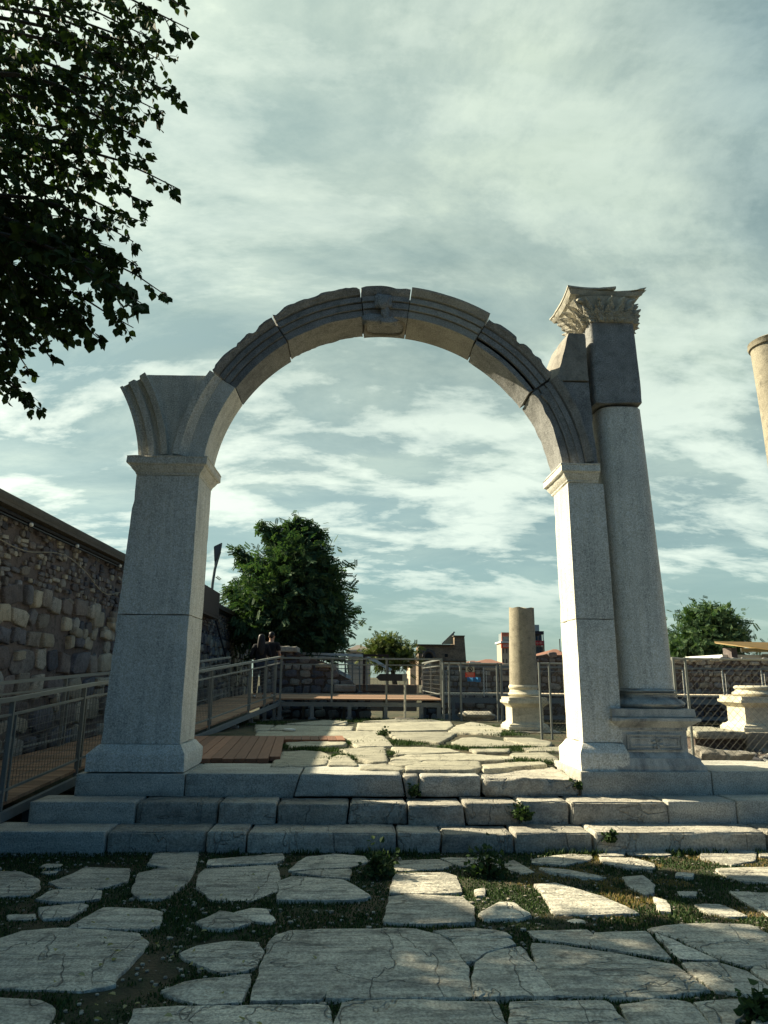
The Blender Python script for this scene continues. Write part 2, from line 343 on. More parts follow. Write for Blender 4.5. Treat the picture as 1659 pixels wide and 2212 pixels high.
def soil_fn(t, b):
    tc = t.new('ShaderNodeTexCoord'); p = tc.outputs['Object']
    a = t.noise(p, 1.3, 6, 0.6, 0.3); f = t.noise(p, 40, 4, 0.7); g = t.noise(p, 7, 5, 0.65)
    c = t.mix(t.ramp(a, [(0.42, 0), (0.6, 1)]), (0.03, 0.034, 0.018), (0.10, 0.075, 0.045))
    c = t.mix(t.ramp(g, [(0.45, 0), (0.6, 0.6)]), c, (0.04, 0.055, 0.022))
    c = t.mix(0.5, c, t.ramp(f, [(0.3, 0.2), (0.7, 0.8)]), 'OVERLAY')
    t.put(b.inputs['Base Color'], c)
    bp = t.new('ShaderNodeBump'); bp.inputs['Strength'].default_value = 1; bp.inputs['Distance'].default_value = 0.03
    t.put(bp.inputs['Height'], t.math('ADD', g, t.math('MULTIPLY', f, 0.5))); t.l.new(bp.outputs[0], b.inputs['Normal'])
M_SOIL = mat('soil', soil_fn, 0.95)
def plank_fn(cols, axis, width):
    def fn(t, b):
        tc = t.new('ShaderNodeTexCoord'); geo = t.new('ShaderNodeNewGeometry')
        n = t.noise(t.mapping(tc.outputs['Object'], (1, 14, 14) if axis == 'x' else (14, 1, 14)), 2.5, 6, 0.6, 0.4)
        c = t.mix(n, cols[0], cols[1]); hs = t.new('ShaderNodeHueSaturation')
        t.put(hs.inputs['Value'], t.math('ADD', t.math('MULTIPLY', geo.outputs['Random Per Island'], 0.6), 0.7)); t.put(hs.inputs['Color'], c)
        t.put(b.inputs['Base Color'], hs.outputs[0])
    return fn
M_WOOD = mat('red_boards', plank_fn([(0.12, 0.055, 0.03), (0.27, 0.135, 0.08)], 'y', .1), 0.75)
M_WOODX = mat('brown_boards', plank_fn([(0.17, 0.10, 0.06), (0.34, 0.21, 0.13)], 'x', .1), 0.75)

# ================================================================== GROUND
Y1, Y2, Y3, YP = 7.53, 7.94, 8.325, 8.445
ZP = 0.63
def nz(x, y, s=1.0, o=0): return noise.noise(Vector((x * s, y * s, o)))
mb = MB(); mb.add([(-1500, -1500, -0.09), (1500, -1500, -0.09), (1500, 1500, -0.09), (-1500, 1500, -0.09)], [(0, 1, 2, 3)])
struct(mb.build('terrain', M_SOIL))
mb = MB(); NX, NY = 150, 90
for j in range(NY + 1):
    for i in range(NX + 1):
        x = -9 + 18 * i / NX; y = 0.3 + 9.0 * j / NY
        z = -0.020 + 0.016 * nz(x, y, 3) + 0.010 * nz(x, y, 11)
        if x < -1.5 and y > 6.9: z -= 0.03 * min(1, (-1.5 - x))
        mb.v.append((x, y, z))
for j in range(NY):
    for i in range(NX):
        a = j * (NX + 1) + i; mb.f.append((a, a + 1, a + NX + 2, a + NX + 1))
struct(mb.build('ground', M_SOIL, smooth=True, angle=180))

# ---- paving slabs (outlines surveyed from the photograph, met with the ground plane)
def inpoly(x, y, poly):
    c = False; n = len(poly)
    for i in range(n):
        x1, y1 = poly[i]; x2, y2 = poly[(i + 1) % n]
        if (y1 > y) != (y2 > y) and x < (x2 - x1) * (y - y1) / (y2 - y1) + x1: c = not c
    return c
def area(p): return sum(p[i][0] * p[(i + 1) % len(p)][1] - p[(i + 1) % len(p)][0] * p[i][1] for i in range(len(p))) / 2
def slab(mb, poly, z, th=0.12, r=0.015, jit=0.009, seed=0, grow=.010):
    if area(poly) < 0: poly = poly[::-1]
    cx = sum(p[0] for p in poly) / len(poly); cy = sum(p[1] for p in poly) / len(poly)
    out = []
    for i in range(len(poly)):
        a = Vector(poly[i]); b = Vector(poly[(i + 1) % len(poly)]); n = max(1, int((b - a).length / 0.05))
        for k in range(n):
            p = a.lerp(b, k / n); out.append(p)
    sm = []
    N = len(out)
    for i in range(N):      # round the corners a little, then roughen
        p = out[i] * 0.84 + (out[i - 1] + out[(i + 1) % N]) * 0.08
        w = 1.0
        p = p + Vector((nz(p.x, p.y, 7, seed), nz(p.x, p.y, 7, seed + 50))) * jit * 1.6 + Vector((nz(p.x, p.y, 22, seed), nz(p.x, p.y, 22, seed + 9))) * jit
        sm.append(p)
    tx = nz(seed, 3.3) * 0.012; ty = nz(seed, 8.8) * 0.012
    def zz(p, dz): return z + dz + tx * (p.x - cx) + ty * (p.y - cy) + 0.006 * nz(p.x, p.y, 2.3, seed)
    rings = []
    for ins, dz in ((-grow, -th), (-grow, -r), (-grow + r * 0.25, -r * 0.3), (-grow + r * .7, -0.003), (-grow + r * 1.8, 0.0)):
        ring = []
        for i in range(N):
            tgt = (sm[(i + 1) % N] - sm[i - 1]); nrm = Vector((-tgt.y, tgt.x)); nrm = nrm.normalized() if nrm.length > 1e-6 else Vector((0, 0))
            p = sm[i] + nrm * ins; ring.append((p.x, p.y, zz(p, dz)))
        rings.append(ring)
    o = len(mb.v)
    for rg in rings: mb.v += rg
    for q in range(len(rings) - 1):
        for i in range(N):
            j = (i + 1) % N; mb.f.append((o + q * N + i, o + q * N + j, o + (q + 1) * N + j, o + (q + 1) * N + i))
    top = [o + (len(rings) - 1) * N + i for i in range(N)]
    tris = mathutils.geometry.tessellate_polygon([[Vector(mb.v[i]) for i in top]])
    for tr in tris:
        a, b, c = [Vector(mb.v[top[k]]) for k in tr]
        mb.f.append(tuple(top[k] for k in tr) if (b - a).cross(c - a).z > 0 else tuple(top[k] for k in reversed(tr)))
    return [(p.x, p.y) for p in sm]
L3 = [  # left half of the foreground
 [(-80,140),(90,142),(175,180),(170,215),(130,245),(-80,250)], [(210,190),(300,160),(370,128),(560,130),(555,185),(430,215),(270,215)],
 [(150,265),(230,225),(370,218),(440,225),(430,260),(350,272),(220,275)], [(165,300),(350,285),(380,292),(300,345),(190,350)], [(30,328),(150,322),(155,345),(40,348)],
 [(640,112),(670,65),(860,55),(845,118),(700,124)], [(600,150),(700,130),(845,125),(808,190),(700,262),(600,262),(570,230)],
 [(900,95),(1220,68),(1225,90),(1195,106),(930,120),(890,118)], [(885,130),(1195,113),(1210,170),(1195,225),(1090,268),(920,265),(850,210),(860,160)],
 [(1245,140),(1320,80),(1450,68),(1600,80),(1617,92),(1510,126),(1340,132)], [(1260,150),(1340,140),(1515,132),(1510,175),(1400,165)],
 [(1210,185),(1260,165),(1480,180),(1540,215),(1605,255),(1540,270),(1198,268)],
 [(-90,460),(100,400),(270,388),(478,398),(480,412),(410,490),(395,530),(388,650),(350,655),(-90,640)], [(486,398),(600,410),(640,450),(560,540),(500,605),(500,630),(394,650),(400,530),(416,490),(486,414)],
 [(290,385),(380,335),(450,300),(640,305),(700,320),(690,375),(640,395),(420,390)],
 [(850,365),(950,315),(1000,325),(1085,360),(1080,370),(990,395),(890,385)], [(1005,320),(1090,300),(1160,302),(1160,325),(1195,350),(1170,365),(1100,355)],
 [(780,500),(850,465),(980,445),(1120,450),(1135,490),(1110,550),(1060,575),(960,585),(870,545),(800,525)],
 [(700,660),(800,625),(1080,590),(1060,660),(1040,710),(860,715),(760,690)],
 [(1180,425),(1260,400),(1360,395),(1800,395),(1900,420),(1955,460),(1985,515),(2020,560),(2030,640),(2035,690),(1410,693),(1415,650),(1465,540),(1440,600),(1385,700),(1078,706),(1110,620),(1150,500)],
 [(520,900),(580,740),(900,718),(1420,715),(1435,803),(1430,900)], [(1462,900),(1455,803),(1472,710),(1659,698),(2145,700),(2190,803),(2195,900)],
 [(-90,690),(180,700),(240,740),(200,803),(170,900),(-90,900)]]
R3 = [
 [(45,95),(240,90),(300,115),(250,130),(50,140)], [(245,87),(460,80),(500,95),(495,125),(330,122),(308,112)], [(50,155),(270,148),(310,165),(335,235),(230,240),(25,238)],
 [(25,255),(130,245),(340,258),(385,300),(385,365),(130,372),(0,365)], [(520,100),(560,92),(650,145),(600,150),(530,130)],
 [(640,90),(800,68),(890,72),(900,90),(780,115),(640,105)], [(930,85),(1080,85),(1165,110),(1165,135),(1050,130),(950,110)], [(670,130),(800,140),(940,165),(945,175),(850,170),(700,145)],
 [(920,65),(1035,55),(1040,76),(940,75)], [(1050,50),(1200,45),(1250,65),(1220,75),(1060,70)], [(1370,55),(1560,45),(1610,60),(1600,95),(1500,115),(1370,85)], [(1605,50),(1800,50),(1800,85),(1630,80)],
 [(1430,130),(1800,120),(1800,195),(1540,185),(1450,150)], [(1030,170),(1120,160),(1165,200),(1165,235),(1130,245),(1060,210)],
 [(650,200),(740,195),(900,240),(980,270),(1100,325),(900,330),(740,330),(700,260)], [(410,330),(500,280),(560,280),(630,335),(580,350),(430,352)],
 [(1335,285),(1450,285),(1575,335),(1480,335),(1400,320)], [(1495,230),(1659,235),(1800,240),(1800,345),(1659,328),(1600,300)], [(1160,255),(1220,270),(1240,320),(1190,315)],
 [(1265,150),(1340,152),(1335,170),(1260,165)], [(1265,225),(1350,228),(1345,248),(1270,244)], [(390,222),(435,215),(440,245),(395,248)],
 [(210,398),(400,390),(530,410),(552,428),(345,440),(285,430)], [(292,442),(535,434),(575,462),(505,477),(440,497),(388,535),(352,540),(330,500)],
 [(620,400),(880,390),(905,410),(883,462),(650,430)], [(912,408),(1128,400),(1235,516),(1180,512),(893,463)],
 [(640,456),(780,468),(1000,500),(1120,525),(1255,546),(1400,655),(1150,688),(745,683),(655,540)], [(382,606),(398,545),(445,505),(510,484),(590,470),(645,540),(735,682),(392,693)],
 [(1135,393),(1270,370),(1440,365),(1580,370),(1659,410),(1800,420),(1800,540),(1659,532),(1570,552),(1440,515),(1260,430)], [(1165,407),(1245,436),(1440,528),(1275,518)],
 [(1288,540),(1440,537),(1565,575),(1659,640),(1800,700),(1659,680),(1430,660)], [(1582,570),(1659,545),(1800,560),(1800,690),(1659,622)],
 [(550,900),(545,803),(550,705),(960,700),(1060,803),(1120,900)], [(1140,900),(1070,803),(1020,715),(1180,695),(1320,710),(1400,803),(1460,900)], [(1480,900),(1420,800),(1340,710),(1540,700),(1565,740),(1510,790),(1560,900)], [(1600,900),(1590,800),(1650,720),(1800,715),(1800,900)]]
def gp(pts, su, u_, v_, z): return [tuple(G(u_ + x * su, v_ + y * su, z)[:2]) for x, y in pts]
def on_slab0(x, y, B): return any(b[0] < x < b[1] and b[2] < y < b[3] and inpoly(x, y, s_) for s_, b in zip(SLABS, B))
mb = MB(); SLABS = []
for i, p in enumerate(L3): SLABS.append(slab(mb, gp(p, .5, 0, 1810.4, 0), 0.003 * (i % 4), seed=i + 1))
for i, p in enumerate(R3): SLABS.append(slab(mb, gp(p, .5, 829.5, 1810.4, 0), 0.0015 + 0.003 * (i % 4), seed=i + 101))
RB = random.Random(61); nb = 0
while nb < 60:
    x = RB.uniform(-4.5, .6) if RB.random() < .7 else RB.uniform(.6, 4.5); y = RB.uniform(4.3, 7.3); s_ = RB.uniform(.05, .15)
    BBs = [(min(q[0] for q in s2), max(q[0] for q in s2), min(q[1] for q in s2), max(q[1] for q in s2)) for s2 in SLABS]; nb += 1
    if any(on_slab0(x + dx * s_ * 1.2, y + dy * s_, BBs) for dx in (-1, 0, 1) for dy in (-1, 0, 1)): continue
    SLABS.append(slab(mb, [(x + s_ * 1.3 * cos(a_) * RB.uniform(.75, 1.1), y + s_ * .8 * sin(a_) * RB.uniform(.75, 1.1)) for a_ in [k * pi / 4 for k in range(8)]], -.010, r=.01, seed=nb + 900))
for i in range(7):        # the paving goes on to either side of the picture
    for j in range(5):
        for sd in (-1, 1):
            y = 3.7 + j * .78; x0 = sd * (.60 * y + .55 + i * .85) - (.8 if sd < 0 else 0) + .12 * nz(i, j, 1.3)
            q = lambda a, b: .07 * noise.noise(Vector((a * 3.1, b * 2.3, sd)))
            SLABS.append(slab(mb, [(x0 + q(i, j), y + q(j, i)), (x0 + .78 + q(i, j + 9), y + q(j, i + 4)), (x0 + .80 + q(i + 5, j), y + .70 + q(j + 3, i)), (x0 + q(i + 2, j), y + .71 + q(j, i + 7))], .004 * (j % 2), seed=i * 5 + j + 600 * (sd > 0)))
# stones between the camera and the lower edge, and to either side (seen only from beside)
for i in range(-7, 8):
    for j in range(3):
        x = i * 0.95 + 0.3 * nz(i, j, 1.7); y = 0.9 + j * 0.92
        SLABS.append(slab(mb, [(x, y), (x + .88, y + .05 * nz(i, j)), (x + .9, y + .86), (x + .02, y + .85)], 0.0, seed=i + 7 * j + 300))
struct(mb.build('pavement', M_PAVE, smooth=True, angle=50))
PB = [(min(q[0] for q in s), max(q[0] for q in s), min(q[1] for q in s), max(q[1] for q in s)) for s in SLABS]
def on_slab(x, y, L=SLABS, B=PB):
    for s, b in zip(L, B):
        if b[0] < x < b[1] and b[2] < y < b[3] and inpoly(x, y, s): return True
    return False

# ---- three courses of steps
def course(label, Y, zb, cuts, ztop_v, back, mat_, wear, extra=None):
    t = thing('stone_step', (0.5, Y + .1, zb), label, 'step', 'marble steps below the arch')
    for i in range(len(cuts) - 1):
        ua, ub = cuts[i][0], cuts[i + 1][0]; va = cuts[i][1]; w = cuts[i][2]; mm = cuts[i][3]; dy = cuts[i][4]; skl = cuts[i][5]; skr = cuts[i + 1][5]
        a = V(ua, va, Y); b = V(ub, va, Y); mb = MB()
        mb.rbox(a.x + .006, b.x - .006, Y + dy, back - 0.004 * (i % 2), zb - .02 * (i % 2), (a.z + b.z) / 2 + (.014 * nz(i * 3.7, Y, 1.1) if mm is M_STEP else 0), 0.008 + w * 0.5, w, i + int(Y * 7), skl, skr)
        mb.build('block', mm, t, True, 60)
    return t
# (u, v of the top front edge, wear, material, y offset, joint lean)
course('lowest step, half buried at the edge of the paving', Y1, -0.12, [
 (-150,1796,.008,M_STEPN,0,0), (228,1797,.035,M_STEP,.03,0), (445,1797,.02,M_STEP,.0,0), (533,1798,.025,M_STEP,.01,0), (858,1800,.022,M_STEP,.02,0),
 (953,1800,.03,M_STEP,.0,0.02), (1111,1798,.02,M_STEP,.01,0), (1281,1795,.03,M_STEP,-.02,0), (1655,1795,.02,M_STEP,0,0), (1900,1795,.02,M_STEP,0,0), (2300,1795,.02,M_STEP,0,0)], 0, Y2 + .06, None, 0)
course('middle step of the three, with a weed in one joint', Y2, 0.16, [
 (63,1732,.006,M_STEPN,0,0), (293,1734,.03,M_STEP,.02,0), (472,1734,.016,M_STEP,0,0), (598,1737,.02,M_STEP,.01,0), (752,1738,.03,M_STEP,.03,0.03), (881,1738,.016,M_STEP,0,0),
 (1004,1734,.018,M_STEP,.01,-0.03), (1122,1730,.03,M_STEP,.04,0), (1231,1731,.03,M_STEP,-.02,0), (1441,1731,.006,M_STEPN,0,0), (1590,1729,.006,M_STEPN,0,0), (1800,1729,.006,M_STEPN,0,0), (2100,1729,.006,M_STEPN,0,0)], 0, Y3 + .06, None, 0)
t3 = course('topmost step carrying the piers of the arch', Y3, 0.385, [
 (163,1672,.004,M_STEPN,0,0), (400,1671.5,.006,M_STEPN,.01,0), (642,1673,.012,M_STEPN,.012,.07), (872,1676,.03,M_STEP,.02,-.05), (905,1676,.016,M_STEPN,.01,.03), (1039,1676,.001,M_STEPN,0,0)], 0, 9.30, None, 0)
for ua, ub, v, w, mm, dy, bk in [(1041,1252,1690,.05,M_STEP,-.05,9.6), (1254,1537,1667,.004,M_STEPN,0,9.45), (1539,1760,1666.5,.004,M_STEPN,.015,9.42), (1762,2050,1666,.004,M_STEPN,0,9.4), (2052,2400,1666,.004,M_STEPN,0.01,9.4)]:
    a = V(ua, v, Y3); b = V(ub, v, Y3); mb = MB()
    zt = (a.z + b.z) / 2 + (0.05 if ua == 1041 else 0)
    mb.rbox(a.x, b.x - .006, Y3 + dy, bk, 0.385, zt, .008 + w * 0.6, w, int(ua), 0, 0, fscale=2.2); mb.build('block', mm, t3, True, 60)

# ---- platform behind the arch
mb = MB(); NX, NY = 70, 90
for j in range(NY + 1):
    for i in range(NX + 1):
        x = -3.15 + 7.6 * i / NX; y = 9.2 + 9.9 * j / NY; e = 0 if 0 < i < NX and 0 < j < NY else -1.0
        mb.v.append((x, y, 0.60 + 0.02 * nz(x, y, 2.2) + 0.012 * nz(x, y, 8) + e))
for j in range(NY):
    for i in range(NX):
        a = j * (NX + 1) + i; mb.f.append((a, a + 1, a + NX + 2, a + NX + 1))
struct(mb.build('platform_ground', M_SOIL, smooth=True, angle=180))
P5 = [[(15,165),(60,142),(470,150),(465,172),(250,175)], [(-60,205),(-50,178),(480,177),(610,177),(690,255),(490,262),(440,215),(300,207)], [(490,170),(500,132),(720,130),(1000,125),(1015,150),(980,172),(720,177)],
 [(1030,145),(1110,125),(1180,135),(1290,165),(1270,195),(990,178)], [(650,182),(980,180),(1030,187),(990,215),(940,240),(720,225)], [(105,240),(250,232),(430,233),(430,252),(280,262),(120,268)],
 [(20,365),(80,285),(200,278),(300,285),(350,305),(330,355),(200,365)], [(345,320),(400,305),(450,310),(500,362),(340,360)], [(400,275),(520,268),(640,262),(660,345),(560,345),(480,320)],
 [(680,260),(850,262),(1000,270),(1060,288),(700,302)], [(670,325),(760,305),(1060,298),(1320,315),(1350,330),(1240,335),(680,330)], [(1010,240),(1060,215),(1140,212),(1280,230),(1420,258),(1300,262),(1160,265),(1060,262)],
 [(1330,293),(1520,290),(1590,320),(1590,345),(1480,335),(1350,323)], [(666,345),(700,337),(850,335),(840,350),(760,365),(690,358)], [(760,370),(860,340),(1155,341),(1165,375),(1120,388),(1000,390),(760,388)],
 [(1175,355),(1360,341),(1500,340),(1530,352),(1350,368),(1180,383)], [(508,365),(650,352),(750,378),(740,388),(510,380)], [(1290,212),(1450,215),(1550,235),(1540,260),(1450,258),(1330,235)],
 [(-60,172),(-60,140),(40,142),(10,168)], [(120,135),(300,118),(440,122),(430,142),(100,139)], [(520,126),(700,113),(900,116),(960,122),(720,127)], [(1100,272),(1330,270),(1310,285),(1140,285)], [(1380,268),(1600,262),(1640,285),(1420,285)]]
mb = MB(); SL2 = []
for i, p in enumerate(P5): SL2.append(slab(mb, gp(p, .3968, 576, 1508.7, ZP + .015), ZP + .01 + 0.006 * (i % 3), th=.09, r=.03, jit=.02, seed=i + 400))
struct(mb.build('platform_paving', M_PAVE2, smooth=True, angle=50))
PB2 = [(min(q[0] for q in s), max(q[0] for q in s), min(q[1] for q in s), max(q[1] for q in s)) for s in SL2]
# ---- red boards laid on the platform by the left pier
t = thing('boardwalk', tuple(G(560, 1640, ZP)), 'red timber boards laid flat on the platform behind the left pier', 'boardwalk')
bw = [tuple(G(u, v, ZP + .03)[:2]) for u, v in [(300, 1656), (577, 1656), (607, 1623), (622, 1600), (748, 1601), (748, 1592), (380, 1592)]]
a = G(446.5, 1656, ZP + .03); b = G(506, 1597, ZP + .03); dr = (b - a); dr.z = 0; dr.normalize(); nr = Vector((dr.y, -dr.x, 0))
mb = MB(); o0 = G(577, 1656, ZP); Wd = 0.145
for k in range(-14, 12):
    run = None
    for s in range(-10, 120):
        c = o0 + nr * (k * Wd + Wd / 2) + dr * (s * 0.06); ins = inpoly(c.x, c.y, bw) and c.y > 9.32
        if ins and run is None: run = s
        if (not ins) and run is not None:
            p0 = o0 + nr * (k * Wd) + dr * run * .06; p1 = o0 + nr * (k * Wd) + dr * s * .06; q = nr * (Wd - .008)
            z0, z1 = ZP - .01, ZP + .045 + .003 * (k % 2)
            mb.add([(*p0[:2], z0), (*(p0 + q)[:2], z0), (*(p1 + q)[:2], z0), (*p1[:2], z0), (*p0[:2], z1), (*(p0 + q)[:2], z1), (*(p1 + q)[:2], z1), (*p1[:2], z1)],
                   [(0, 3, 2, 1), (4, 5, 6, 7), (0, 1, 5, 4), (1, 2, 6, 5), (2, 3, 7, 6), (3, 0, 4, 7)]); run = None
mb.build('planks', M_WOOD, t)

# ================================================================== THE ARCH
ARCH = thing('stone_arch', (0.3, 8.8, ZP), 'freestanding marble arch on two piers, with a column and carved capital against its right pier', 'arch')
def ring_box(mb, x0, x1, y0, y1, z): return [(x0, y0, z), (x1, y0, z), (x1, y1, z), (x0, y1, z)]
def profile_stack(levels):   # levels: (z, x0, x1, y0, y1)
    mb = MB(); mb.loft([[(x0, y0, z), (x1, y0, z), (x1, y1, z), (x0, y1, z)] for z, x0, x1, y0, y1 in levels]); return mb
def subd(mb, cuts=0): return mb
# left pier
XL0b, XL0t, XL1 = -2.93, -2.81, -2.028
zt = .634
p = thing  # alias kept short
LP = MB(); LP.box(0, 0, 0, 0, 0, 0); LP = MB()
pier = profile_stack([(0.93, XL0b, XL1, YP, 9.17), (2.4, XL0b + .05, XL1, YP, 9.17)]).build('pier_shaft', M_NEW, ARCH)
profile_stack([(2.404, XL0b + .05, XL1 + .001, YP - .001, 9.171), (4.13, XL0t, XL1, YP, 9.17)]).build('pier_shaft', M_NEW, ARCH)
profile_stack([(zt, -3.05, -1.945, 8.36, 9.33), (.815, -3.05, -1.945, 8.36, 9.33), (.829, -3.045, -1.95, 8.363, 9.327), (.92, -2.95, -2.01, 8.43, 9.20), (.93, XL0b, XL1, YP, 9.17)]).build('pier_base', M_NEW, ARCH)
def impost(x0, x1, X0, X1):  # shaft x0..x1, slab X0..X1
    mb = MB(); lv = [(4.13, 0, 0), (4.15, .012, 0), (4.16, .012, 0), (4.20, .05, 0), (4.245, .075, 0), (4.25, .09, 0), (4.262, .105, 0), (4.265, .11, 0), (4.34, .11, 0), (4.343, .12, 0), (4.362, .12, 0)]
    rg = []
    for z, e, _ in lv:
        f = e / .12; rg.append([(x0 + (X0 - x0) * f, YP - e * .9, z), (x1 + (X1 - x1) * f, YP - e * .9, z), (x1 + (X1 - x1) * f, 9.17 + e * .7, z), (x0 + (X0 - x0) * f, 9.17 + e * .7, z)])
    mb.loft(rg); return mb
impost(XL0t, XL1, -2.93, -1.915).build('impost', M_NEW, ARCH)
# right pier
XR0, XR1 = 2.645, 3.12
profile_stack([(.97, XR0, XR1, YP, 9.10), (2.405, XR0 - .004, XR1, YP, 9.10)]).build('pier_shaft', M_NEW, ARCH)
profile_stack([(2.409, XR0 - .005, XR1, YP - .001, 9.10), (4.13, XR0 - .012, XR1 - .02, YP, 9.10)]).build('pier_shaft', M_NEW, ARCH)
profile_stack([(.645, 2.585, 3.16, 8.362, 9.28), (.85, 2.58, 3.16, 8.362, 9.28), (.865, 2.585, 3.15, 8.365, 9.27), (.96, 2.635, 3.13, 8.43, 9.12), (.97, XR0, XR1, YP, 9.10)]).build('pier_base', M_NEW, ARCH)
impost(2.632, 3.03, 2.525, 3.035).build('impost', M_NEW, ARCH)
# arch ring
AX, AZ, RI, RO = 0.30, 4.106, 2.31, 2.69
YB = YP + .62
def archseg(name, mat_, a0, a1, prof, n=26, rough=0.0, seed=0, inrough=0.0, cx=AX, cz=AZ, ri=RI, ro=RO, endj=0.0, mirror=False, yb=YB, dy=0.0):
    # prof: (radius fraction 0..1, y offset); a in radians from +X axis
    mb = MB(); rings = []
    bk = [(1.0, None), (0.0, None)]
    pr = []
    for k in range(len(prof) - 1):      # subdivide for roughness
        (f0, y0), (f1, y1) = prof[k], prof[k + 1]; m_ = max(1, int(abs(f1 - f0) / 0.16))
        for q in range(m_): pr.append((f0 + (f1 - f0) * q / m_, YP + dy + y0 + (y1 - y0) * q / m_))
    pr.append((prof[-1][0], YP + dy + prof[-1][1]))
    ys = [pr[-1][1] + (yb - pr[-1][1]) * q / 5 for q in range(1, 6)]
    top = [(1.0, y) for y in ys]; bot = [(0.0, yb + (pr[0][1] - yb) * q / 5) for q in range(0, 5)]
    allp = pr + top + bot
    for i in range(n + 1):
        a = a0 + (a1 - a0) * i / n; rg = []
        for f, y in allp:
            r = ri + (ro - ri) * f
            x_ = cos(a) * r; z_ = sin(a) * r; q = Vector((x_ * 3.2, y * 3.2, z_ * 3.2 + seed * 5))
            nn = noise.noise(q) + 0.6 * noise.noise(q * 2.3) + 0.45 * noise.noise(q * 6.1)
            if f > 0.75: r -= rough * (0.45 * max(0, 0.3 + nn) + 1.1 * max(0, nn - .38)) * (f - .75) * 4
            if f < 0.02 and inrough: r += inrough * max(0, 0.2 + nn)
            aa = a
            if i in (0, n) and endj: aa = a + (1 if i == 0 else -1) * (endj * .35 * max(0, 0.2 + nn) / r) * (1 if a1 > a0 else -1) * (.3 + max(0, f - .5) * 1.6 + (.5 if f < .05 else 0))
            yy = y + (rough * 0.5 * max(0, nn) * f if f > .8 and y < YP + .3 else 0)
            rg.append((cx + cos(aa) * r * (-1 if mirror else 1), yy, cz + sin(aa) * r))
        rings.append(rg)
    if (a1 < a0) != mirror: pass
    else: rings = rings
    mb.loft(rings)
    me = mb.build(name, mat_, ARCH, True, 38)
    return me
PROF_M = [(0.0, .04), (.25, .04), (.255, .065), (.275, .065), (.28, .012), (.48, .012), (.485, .045), (.51, .045), (.515, -.015), (.70, -.015), (.705, .01), (.725, .01), (.76, -.04), (.86, -.06), (.93, -.09), (1.0, -.095)]
PROF_N = [(0.0, .02), (.55, .02), (.56, .0), (.74, -.03), (.78, -.055), (1.0, -.06)]
def ang(u, v): q = V(u, v, YP); return atan2(q.z - AZ, q.x - AX)
A_sl = atan2(4.362 - AZ, -2.296 * 1.0); A_sr = atan2(4.362 - AZ, 2.296)
J1 = atan2(1.32, -2.09); J2 = ang(611, 722); J3 = ang(783, 660); J4 = ang(884, 660); J5 = ang(1034, 722); J6 = atan2(1.33, 2.03)
gap = 0.002
archseg('voussoir', M_ARCH, J2 + gap * 2, J1 - gap, PROF_M, rough=.06, seed=2, endj=.03, ri=2.305, ro=2.665)
archseg('voussoir', M_ARCH, J3 + gap, J2 - gap * 2.5, PROF_M, rough=.075, seed=3, endj=.05, inrough=.02, ri=2.325, ro=2.715, dy=.015)
archseg('voussoir', stone('clean_voussoir', (0.42, 0.405, 0.35), (0.24, 0.23, 0.20), (3, 3, 3), 0.35, 0.25, vein=0.4, grain=.5), J5 + gap, J4 - gap, PROF_M, rough=.004, seed=5, dy=-.012, ro=2.70)
archseg('voussoir', M_ARCH, J6 + gap * 4, J5 - gap * 2, PROF_M, rough=.09, seed=9, endj=.04, inrough=.015, ri=2.285, ro=2.655, dy=.02)
key = archseg('keystone', M_ARCH, J4 + gap, J3 - gap, [(0.0, .03), (.26, .02), (.265, .045), (.285, .045), (.29, -.005), (.50, -.005), (.505, .025), (.53, .025), (.535, -.03), (.72, -.03), (.80, -.06), (1.02, -.09)], rough=.06, seed=14, endj=.01, n=10)
mc = MB(); mc.loft([[(AX + cos(a) * r, y, AZ + sin(a) * r) for r, y in ((RI + .04, YP + .06), (RO - .09, YP + .06), (RO - .09, YB - .05), (RI + .04, YB - .05))] for a in [J6 - .05 + (J1 - J6 + .1) * k / 60 for k in range(61)]]); mc.build('joint_mortar', M_COPE, ARCH)
# springers
archseg('springer', M_NEW, J1, pi - (pi - A_sl), PROF_N, seed=4) if False else None
archseg('springer', M_NEW, J1 + gap, A_sl, PROF_N, n=10)
c = MB()
poly = [V(u, v, YP).xz for u, v in [(350, 990), (395, 990), (418, 905), (461, 840), (463, 808), (315, 806), (326, 850)]]
c.prism_y([(q[0], q[1]) for q in poly], YP + .045, YB - .02)
c.build('spandrel_block', M_NEW, ARCH)
q0 = V(298.8, 989, YP); q1 = V(259.7, 835.6, YP)
# left stub: springing of the vanished neighbour arch (mirror image, centre to the left)
SX = q0.x - (RI * cos(math.asin((4.362 - AZ) / RI)))
d1 = atan2(q1.z - AZ, q1.x - SX)
mbx = archseg('broken_springing', M_NEW, d1, atan2(4.362 - AZ, 2.296), [(0.0, .0), (.10, .0), (.11, .03), (.30, .03), (.34, -.01), (.55, -.01), (.60, .05), (.72, .05), (.78, -.03), (1.0, -.05)], n=10, cx=SX, ri=RI, ro=RI + .37)
